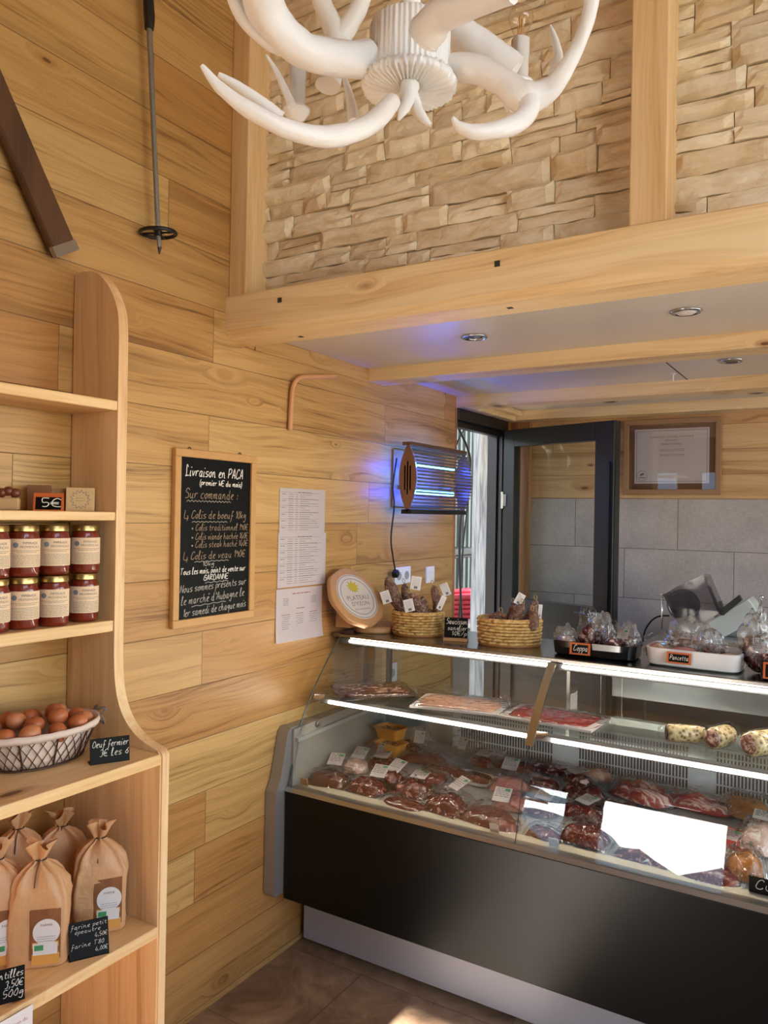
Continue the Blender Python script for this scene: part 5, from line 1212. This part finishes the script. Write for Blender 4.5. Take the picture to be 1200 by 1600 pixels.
def salami_mat():
    t = NT('floured_dry_sausage'); tc = t.n('TexCoord').outputs['Object']; n = t.noise(tc, 60, 5, .65, 1.5); n2 = t.noise(tc, 18, 2)
    c = t.ramp(n, [(.35, rgb('#4c2c22')), (.5, rgb('#7c5646')), (.62, rgb('#b59c8c')), (.78, rgb('#cbbcae'))]); t.bsdf(t.mix(t.math('MULTIPLY', n2, .5), c, rgb('#5a3a2c')), .6, 0, n, .6, .005); return t.m
M['salami'] = salami_mat(); M['string'] = plain('natural_string', '#b59a6c', .8)
def sausage(label, A_, B_, r, seed, tags=(), loops=(), group='dried sausages in the first wicker basket'):
    A_, B_ = Vector(A_), Vector(B_); t = thing('dry_sausage', label, 'sausage', B_, 0, group)
    n = 12; d = (A_-B_); side = d.cross(Vector((0, 1, 0))).normalized(); P = []; R_ = []
    for i in range(n+1):
        f = i/n; P.append(B_+d*f+side*.010*math.sin(f*PI)*(1 if seed % 2 else -1)); R_.append(r*(max(.08, 1-abs(2*f-1)**4)**.5)*(1+.06*math.sin(i*2.1+seed)))
    b = MB(); b.tube(P, R_, 16, True, 1, .12, seed); b.build('sausage', M['salami'], t, True, smooth=True)
    b = MB(); b.tube(crom([P[-1]-Vector((0, 0, .003)), P[-1]+Vector((.004, -.004, .014)), P[-1]+Vector((-.006, -.002, .022)), P[-1]+Vector((-.010, 0, .010)), P[-1]+Vector((0, 0, 0))], 5), .0014, 5); st = b.build('string', M['string'], t, True)
    for (px, py, w_, h_, rr_, dep) in tags:
        q = at(px, py, 1, dep); b = MB(); b.tube([P[-1], (P[-1]+q)*.5+Vector((0, 0, .004)), q+Vector((0, -.001, h_*.5))], .0009, 4); b.build('tag_string', M['string'], t, True)
        b = MB(); b.bb((-w_/2, -.0005, -h_/2), (w_/2, .0005, h_/2)); Rm = Euler((-.15, rr_, .45)).to_matrix()
        for v in b.b.verts: v.co = Rm @ v.co+q
        tg = b.build('tag', M['paper'], t, True)
        b = MB(); rr = random.Random(int(px)); 
        for k in range(5): words(b, -w_*.35, w_*.35, h_*.3-k*h_*.12, .0018, -.0012, rr)
        b.bb((-w_*.15, -.0016, -h_*.42), (w_*.2, -.0008, -h_*.24))
        for v in b.b.verts: v.co = Rm @ v.co+q
        b.build('tag_print', M['ink_grey'], t, True)
def s_at(label, a, c, ya, yc, r, seed, tags=(), g='dried sausages in the first wicker basket'):
    sausage(label, at(*a, 1, ya), at(*c, 1, yc), r, seed, tags, (), g)
G1, G2 = 'dried sausages in the first wicker basket', 'dried sausages in the second wicker basket'
s_at('thick sausage leaning out over the left rim of the first basket', (604, 903), (643, 972), 2.775, 2.80, .026, 1, ((603, 933, .038, .052, -.35, 2.735),))
s_at('sausage in the middle of the first basket with a hanging tag', (640, 928), (668, 978), 2.765, 2.775, .022, 2, ((639, 946, .040, .050, -.25, 2.712),))
s_at('sausage standing at the back of the first basket with upright tag', (632, 912), (648, 970), 2.84, 2.83, .020, 3, ((650, 911, .042, .055, .12, 2.79),))
s_at('upright sausage at the right end of the first basket', (677, 915), (683, 975), 2.83, 2.83, .019, 4, ((690, 942, .022, .058, .4, 2.785), (696, 921, .034, .052, -.4, 2.86)))
s_at('short sausage between the middle and right ones in the first basket', (660, 932), (672, 975), 2.81, 2.80, .020, 5)
s_at('longest sausage leaning to the right in the second basket', (838, 938), (812, 984), 2.83, 2.80, .020, 6, ((844, 955, .014, .05, .1, 2.80),), G2)
s_at('sausage next to the longest one in the second basket', (818, 945), (798, 985), 2.79, 2.79, .020, 7, ((812, 936, .03, .045, .5, 2.81),), G2)
s_at('sausage lying behind in the middle of the second basket', (803, 943), (785, 982), 2.84, 2.82, .018, 8, (), G2)
s_at('small sausage at the left end of the second basket', (784, 958), (765, 983), 2.80, 2.80, .018, 9, (), G2)
s_at('sausage end at the front of the second basket', (833, 955), (828, 985), 2.775, 2.78, .019, 10, (), G2)
p = at(717, 1000, 2, ZT_)
t = card('sausage_sign', 'black sign reading Saucisson on a wooden foot between the two baskets', 'price sign', (p.x, 2.742, ZT_+.012), .30, .092, .078, [('Saucisson', -.040, .054, .0105), ('sanglier', -.034, .030, .009), ('14€/p', -.018, .010, .008)], tilt=-.10, foot=False)
b = MB(); b.bb((-.047, -.012, -.0118), (.047, .022, .0)); b.build('wooden_foot', M['beech'], t)
# plastic trays of bagged charcuterie
def tray(label, x0, x1, y0, y1, h, mat, rz=0.0):
    cx, cy = (x0+x1)/2, (y0+y1)/2; t = thing('serving_tray', label, 'tray', (cx, cy, ZT_), rz)
    def rr_(s_, z): return [(math.copysign(abs(math.cos(a))**.3, math.cos(a))*((x1-x0)/2+s_), math.copysign(abs(math.sin(a))**.38, math.sin(a))*((y1-y0)/2+s_), z) for a in [2*PI*(k+.5)/64 for k in range(64)]]
    b = MB(); b.rings([rr_(-.012, 0), rr_(-.003, .006), rr_(.0, h*.6), rr_(.003, h), rr_(.0, h+.001), rr_(-.004, h), rr_(-.009, .012), rr_(-.03, .009)], True, True, True); b.build('tray_body', mat, t, smooth=True, angle=50); return t
tray('black plastic tray of bagged coppa on the counter top', .925, 1.215, 2.690, 2.85, .052, plain('glossy_black_tray', '#14161a', .12), .02)
tray('white plastic tray of bagged pancetta on the counter top', 1.252, 1.548, 2.690, 2.87, .060, plain('white_tray', '#e9e7e8', .3), -.03)
tray('dark tub at the right frame edge of the counter top', 1.600, 1.76, 2.665, 2.82, .060, plain('dark_tub', '#1c2024', .2))
gb = 'bagged charcuterie in the counter top trays'
bags = [('bag of pale rind pieces at the left end of the black tray', 884, .040, .035, .045, 2.76, 1.0, 'white', ()), ('tall bag with thin neck in the black tray, second from left', 918, .034, .028, .085, 2.75, 2.0, 'coppa', ()),
        ('bag with a dark coppa end in the middle of the black tray', 940, .040, .035, .070, 2.80, 3.5, 'coppa', ()), ('crinkled bag right of the middle in the black tray', 958, .032, .03, .060, 2.73, 4.0, 'coppa', ()),
        ('bag with white label at the right end of the black tray', 983, .034, .03, .058, 2.77, 5.0, 'coppa', (-.004, -.034, .075, .045, .035, 0, 1.2)),
        ('yellowish bag at the left end of the white tray', 1027, .042, .04, .050, 2.76, 6.0, 'pale', ()), ('large bag of browned meat at the top of the white tray heap', 1078, .062, .045, .075, 2.80, 7.0, 'cook', (.0, -.03, .085, .06, .03, 0, .8)),
        ('bag of pink and dark slices at the front of the white tray', 1065, .055, .03, .050, 2.725, 8.0, 'pink', ()), ('bag of reddish meat right of centre in the white tray', 1112, .045, .035, .062, 2.78, 9.0, 'stew', ()),
        ('clear crinkled bag at the right end of the white tray', 1142, .045, .03, .042, 2.74, 10.0, 'white', ()), ('tall clear bag above the dark tub at the right edge', 1182, .045, .03, .105, 2.76, 11.0, 'coppa', (.012, -.03, .08, .03, .05, 0, 1.3)),
        ('bag of dark meat at the front of the right dark tub', 1205, .05, .035, .060, 2.72, 12.0, 'coppa', ())]
for i, (lb, px, dx, dy, dzz, yy, sd_, cont, lab) in enumerate(bags):
    p = at(px, 1000, 1, yy); crumple_bag('charcuterie_bag', lb, (p.x, yy, ZT_+.014), (dx*1.15, dy*1.1, dzz*1.02), sd_, (0, 0, rnd.uniform(-.4, .4)), ('film_dull', 'film')[i % 2], cont, (.8, .8, .55), 'bagged meat', gb, lab or None, (0, 0, 0))
p = at(914, 1024, 2, ZT_); card('small_slate_sign', 'small orange framed slate sign reading Coppa on the black tray', 'price sign', (p.x+.002, 2.672, ZT_+.012), .05, .060, .036, [('Coppa', -.024, .014, .010)], frame=.005, tilt=-.12, foot=False)
p = at(1070, 1038, 2, ZT_); card('small_slate_sign', 'small orange framed slate sign reading Pancetta on the white tray', 'price sign', (p.x, 2.672, ZT_+.018), -.02, .066, .032, [('Pancetta', -.029, .013, .0075)], frame=.005, tilt=-.12, foot=False)
p = at(1212, 1050, 1, 2.65); card('small_slate_sign', 'small orange framed slate sign cut off by the right frame edge', 'price sign', (p.x, 2.65, ZT_+.006), 0, .060, .045, [('Lonzo', -.022, .018, .010)], frame=.005, tilt=-.12, foot=False)
# meat slicer on the back cabinet
t = thing('meat_slicer', 'grey and clear plastic meat slicer with black handle on the back cabinet', 'slicer', (1.35, 4.1, 1.06))
def Q(px, py, y=3.95): return at(px, py, 1, y)
def slab(mb, quad, y0_, y1_):
    A_ = [Q(*q, y0_) for q in quad]; dv = Vector((0, y1_-y0_, 0)); vs = [mb.b.verts.new(a) for a in A_]; ws = [mb.b.verts.new(a+dv) for a in A_]; n = len(A_)
    mb.b.faces.new(vs); mb.b.faces.new(ws[::-1])
    for i in range(n): mb.b.faces.new((vs[i], vs[(i+1) % n], ws[(i+1) % n], ws[i]))
b = MB(); slab(b, [(1036, 930), (1055, 918), (1098, 898), (1104, 902), (1126, 957), (1100, 972), (1060, 975)], 3.95, 3.956); slab(b, [(1036, 930), (1040, 927), (1064, 972), (1060, 975)], 3.95, 4.06); slab(b, [(1098, 898), (1104, 900), (1128, 957), (1122, 959)], 3.95, 4.06)
b.build('blade_guard', M['smoke'], t, True)
b = MB(); c_ = Q(1068, 945, 3.99); b.lathe([(.075, 0), (.078, .004), (.06, .012), (.02, .016)], 32, c_, (PI/2, 0, 0)); b.build('blade', plain('slicer_blade', '#8c8890', .25, .8), t, True, smooth=True)
b = MB(); slab(b, [(1122, 958), (1126, 952), (1154, 930), (1159, 938), (1130, 962)], 3.88, 3.92); slab(b, [(1122, 936+4), (1126, 939), (1131, 960), (1126, 962)], 3.88, 3.92); b.build('handle', M['black'], t, True)
b = MB(); slab(b, [(1104, 974), (1168, 936), (1174, 942), (1190, 968), (1182, 966), (1124, 1000), (1104, 1004)], 3.90, 4.10); bmesh.ops.bevel(b.b, geom=list(b.b.edges), offset=.003, segments=1, affect='EDGES'); b.build('carriage', plain('pale_green_grey_housing', '#b9c1bd', .35), t, True)
b = MB(); b.bb((1.16, 3.99, 1.061), (1.52, 4.35, 1.12), .01, 2); b.bb((1.26, 4.07, 1.12), (1.46, 4.3, 1.22), .01, 2); b.build('body', M['alu'], t, True, smooth=True, angle=35)
for q in ((1035, 929), (1190, 933)):
    c_ = Q(*q, 3.97); b = MB(); b.ico(c_, (.010, .010, .010), 2); b.tube([c_, c_+Vector((0, 0, -.17))], .004, 8); b.build('knob_rod', M['chrome'], t, True, smooth=True)
P = [Q(*q, 4.3) for q in ((1046, 962), (1030, 963), (1018, 970), (1008, 985), (1004, 1005))]
b = MB(); b.tube(crom(P, 5), .0045, 6); b.build('cable', M['rubber'], t, True, smooth=True)
# framed certificate
fx0, fx1, fz0, fz1 = .690, 1.213, 1.820, 2.246
t = thing('framed_certificate', 'framed certificate with round seal on the boarded back wall', 'framed certificate', ((fx0+fx1)/2, 4.566, fz0), 0, None, (.022, 0, 0))
w2, hh = (fx1-fx0)/2, fz1-fz0
b = MB()
for a, c in (((-w2, -.022, 0), (w2, -.002, .03)), ((-w2, -.022, hh-.03), (w2, -.002, hh)), ((-w2, -.022, .03), (-w2+.03, -.002, hh-.03)), ((w2-.03, -.022, .03), (w2, -.002, hh-.03))): b.bb(a, c, .002)
b.build('frame', plain('walnut_frame', '#9a7654', .45, 0, 30, .1, .12), t)
b = MB(); b.bb((-w2+.028, -.009, .028), (w2-.028, -.004, hh-.028)); b.build('mount', plain('brown_mount', '#7c5436', .6), t)
pa, pb_ = at(993, 672, 1, 4.56), at(1108, 755, 1, 4.56); cx0 = (fx0+fx1)/2
x0, x1, z0, z1 = pa.x-cx0, pb_.x-cx0, pb_.z-fz0+.0, pa.z-fz0
b = MB(); b.bb((x0, -.0105, z0), (x1, -.009, z1)); pg = b.build('certificate', plain('certificate_paper', '#d8cfd2', .5), t)
b = MB()
for q, c in ((.010, .0022),):
    b.bb((x0+q, -.0112, z0+q), (x1-q, -.0105, z0+q+c)); b.bb((x0+q, -.0112, z1-q-c), (x1-q, -.0105, z1-q)); b.bb((x0+q, -.0112, z0+q), (x0+q+c, -.0105, z1-q)); b.bb((x1-q-c, -.0112, z0+q), (x1-q, -.0105, z1-q))
b.build('border_print', M['ink_grey'], t)
b = MB(); rr = random.Random(4); mx = (x0+x1)/2; H_ = z1-z0
text_into(b, 'CONCOURS GÉNÉRAL AGRICOLE', .0155, mx, -.0112, z1-.052); text_into(b, 'Médaille d’Or', .012, mx, -.0112, z1-.070); text_into(b, 'PRODUIT FERMIER', .0135, mx, -.0112, z1-.092)
for zz in (.118, .126, .146, .153): words(b, mx-.06, mx+.07, z1-zz, .004, -.0107, rr)
b.build('print', M['ink_grey'], t)
b = MB(); b.tube([(x0+.042+.028*math.cos(a/24*2*PI), -.0108, z0+.045+.028*math.sin(a/24*2*PI)) for a in range(25)], .0008, 4, False)
b.box((x0+.042, -.0110, z0+.052), (.024, .0006, .010), (0, -.4, 0)); b.bb((x0+.025, -.0112, z0+.032), (x0+.06, -.0106, z0+.036)); b.build('seal', M['ink_grey'], t)
b = MB(); b.bb((-w2+.028, -.0165, .028), (w2-.028, -.015, hh-.028)); b.build('pane', sheer('picture_glass', (.98, .98, .98), 0, 1.5, gain=1.3), t)
# downlights and ceiling hook
for i, (px, py, lb) in enumerate(((741, 526, 'chrome recessed downlight behind the loft beam, nearer the left wall'), (1072, 486, 'large tilted chrome downlight behind the loft beam, upper right'), (1143, 563, 'chrome downlight between the second and third beams'),
                                 (952, 626, 'chrome downlight between the last two beams, above the open door'), (1182, 612, 'chrome downlight between the last two beams, at the right edge'))):
    p = at(px, py, 2, 2.322); t = thing('ceiling_downlight', lb, 'ceiling light', (p.x, p.y, 2.322), 0, 'chrome recessed downlights')
    b = MB(); b.lathe([(.044, .0), (.048, -.002), (.047, -.005), (.040, -.007), (.034, -.003), (.033, -.0008)], 36, cap=False); b.build('ring', M['chrome'], t, smooth=True)
    b = MB(); b.lathe([(.033, -.0012), (.030, -.006 if i == 1 else -.002), (.02, -.012 if i == 1 else -.0028), (.002, -.014 if i == 1 else -.003)], 28, (0, 0, 0), (.12 if i == 1 else 0, 0, 0)); b.build('lens', plain('frosted_lens', '#d8d4d0', .3) if i == 1 else plain('dark_reflector', '#4a4848', .15, .9), t, smooth=True)
p = at(1052, 584, 2, 2.322); t = thing('ceiling_hook', 'small white T-shaped peg on the panelled ceiling between beams', 'hook', (p.x, p.y, 2.322))
b = MB(); b.lathe([(.012, 0), (.012, -.003), (.003, -.004), (.003, -.032), (.001, -.034)], 14); b.build('peg', M['white'], t, smooth=True, angle=40)
# ------------------------------------------------------------------ antler chandelier
hub = cp(640, 88, 1.30); t = thing('antler_chandelier', 'white antler chandelier with candle sleeves hanging at the top of the view', 'chandelier', hub)
def ant(chains, name='antler', seed=0):
    b = MB()
    for pts, rad in chains:
        P = crom([cp(*q) for q in pts], 7); R_ = interp(rad, 7); b.tube(P, R_, 14, True, 1, .10, seed)
    bm_o = b.build(name, M['antler'], t, True, smooth=True, angle=60); return bm_o
b = MB(); n = 240
def hr(a, k): return 1+(.020*math.sin(a*48)+.008*math.sin(a*31+1) if k else 0)
rg = [[hub+Vector((.066*s_*hr(2*PI*j/n, 1)*math.cos(2*PI*j/n), .066*s_*hr(2*PI*j/n, 1)*math.sin(2*PI*j/n), z)) for j in range(n)] for s_, z in ((.9, .052), (1, .046), (1, -.036), (.93, -.04))]
b.rings(rg); b.build('hub', M['antler'], t, True, smooth=True, angle=50)
b = MB(); rg = []
for s_, z in ((.95, -.036), (1.14, -.040), (1.20, -.047), (1.16, -.055), (1.02, -.058), (.8, -.060), (.4, -.064), (.22, -.066), (.2, -.085)):
    rg.append([hub+Vector((.066*s_*(1+(.018*math.sin(a*37)+.014*math.sin(a*61+2)))*math.cos(a), .066*s_*(1+(.018*math.sin(a*37)+.014*math.sin(a*61+2)))*math.sin(a), z+(.0022*math.sin(a*53) if s_ > .3 else 0))) for a in [2*PI*j/n for j in range(n)]])
b.rings(rg); b.build('burr_plate', M['antler'], t, True, smooth=True, angle=70)
ant([([(640, 135, 1.27), (636, 158, 1.25), (628, 176, 1.24), (622, 188, 1.24)], [.016, .011, .007, .002]), ([(645, 150, 1.28), (652, 172, 1.27), (662, 186, 1.27), (673, 196, 1.27)], [.010, .010, .008, .003])], 'finial', 1)
ant([([(574, 93, 1.28), (530, 92, 1.24), (480, 80, 1.20), (440, 50, 1.17), (412, 5, 1.14), (405, -60, 1.10)], [.030, .027, .026, .027, .030, .032]),
     ([(465, 80, 1.20), (425, 66, 1.18), (385, 32, 1.16), (362, -10, 1.14), (350, -60, 1.12)], [.014, .014, .012, .010, .008])], 'antler', 2)
ant([([(612, 160, 1.24), (585, 190, 1.19), (545, 208, 1.14), (500, 214, 1.11), (445, 200, 1.08), (390, 172, 1.06), (345, 138, 1.05), (315, 102, 1.04)], [.015, .0155, .015, .0145, .013, .011, .0085, .003]),
     ([(438, 186, 1.09), (404, 158, 1.08), (370, 134, 1.07), (341, 116, 1.06)], [.011, .009, .007, .003])], 'antler', 3)
ant([([(512, 134, 1.48), (518, 100, 1.49), (526, 62, 1.50), (515, 30, 1.50), (500, -5, 1.50), (488, -50, 1.5)], [.024, .024, .023, .019, .018, .016]),
     ([(526, 66, 1.50), (548, 35, 1.50), (566, 0, 1.50), (580, -50, 1.5)], [.020, .018, .017, .015])], 'antler', 4)
ant([([(553, 192, 1.42), (546, 150, 1.44), (537, 115, 1.46)], [.012, .008, .003])], 'antler_tine', 5)
ant([([(456, 165, 1.38), (445, 140, 1.38), (432, 112, 1.38), (416, 86, 1.38)], [.008, .007, .005, .002])], 'antler_tine', 5)
ant([([(660, 62, 1.16), (668, 50, 1.15), (690, 24, 1.12), (740, 2, 1.08), (800, -20, 1.04)], [.026, .027, .024, .021, .020])], 'antler', 6)
ant([([(690, 30, 1.42), (730, 62, 1.42), (770, 90, 1.42), (803, 114, 1.42)], [.026, .030, .032, .030])], 'antler', 7)
ant([([(708, 105, 1.30), (745, 108, 1.28), (785, 128, 1.26), (820, 152, 1.25), (858, 140, 1.24), (885, 105, 1.22), (908, 60, 1.20), (922, 15, 1.18), (928, -40, 1.16)], [.022, .023, .020, .026, .018, .013, .011, .011, .013]),
     ([(825, 148, 1.25), (826, 172, 1.23), (808, 192, 1.20), (775, 203, 1.18), (740, 206, 1.17), (718, 198, 1.165), (707, 183, 1.16)], [.020, .016, .015, .013, .011, .008, .002]),
     ([(868, 118, 1.24), (872, 90, 1.26), (868, 65, 1.27), (860, 40, 1.28)], [.012, .008, .006, .002])], 'antler', 8)
ant([([(790, 165, 1.30), (797, 163, 1.30), (803, 168, 1.29)], [.010, .012, .008])], 'nut', 9)
def candle(px, py0, py1, d, rpx, bulb_py, brr):
    a = cp(px, py1, d); z1_ = cp(px, py0, d).z; r = rpx/FPX*d
    b = MB(); n = 28; rg = []
    for i in range(9):
        f = i/8; rg.append([a+Vector((r*(1+(.10*max(0, math.sin(j*.9+1)) if f > .55 else 0))*math.cos(2*PI*j/n), r*(1+(.10*max(0, math.sin(j*.9+1)) if f > .55 else 0))*math.sin(2*PI*j/n), (z1_-a.z)*f)) for j in range(n)])
    b.rings(rg); b.build('candle_sleeve', plain('ivory_candle_sleeve', '#cfc8be', .45), t, True, smooth=True, angle=60)
    b = MB(); b.lathe([(.006, -.022), (.012, -.018), (r*1.1, -.014), (r*1.55, -.004), (r*1.62, .001), (r*1.5, .0)], 28, a); b.build('drip_dish', M['antler'], t, True, smooth=True)
    bc = Vector((a.x, a.y, z1_)); bh = cp(px, bulb_py, d).z-z1_
    b = MB(); prof = [(.010, 0), (.012, bh*.15)]+[(max(.001, brr*math.sin(PI*k/10)), bh-brr*math.cos(PI*k/10)) for k in range(3, 11)]; b.lathe(prof, 20, bc); b.build('bulb', M['bulb'], t, True, smooth=True)
    b = MB()
    for k in range(4): aa = k*PI/2; b.tube([bc+Vector((.005*math.cos(aa), .005*math.sin(aa), .008)), bc+Vector((.006*math.cos(aa), .006*math.sin(aa), bh*1.05))], .0011, 5)
    b.build('filament', M['filament'], t, True)
candle(463, 90, 172, 1.42, 13.5, 50, .017)
candle(812, 62, 130, 1.48, 13, 28, .024)
b = MB(); top = Vector((hub.x, hub.y, ZC)); b.tube([hub+Vector((0, 0, .05)), top], .017, 16); b.tube([top-Vector((0, 0, .03)), top], .06, 24); b.build('stem', M['antler'], t, True, smooth=True, angle=40)
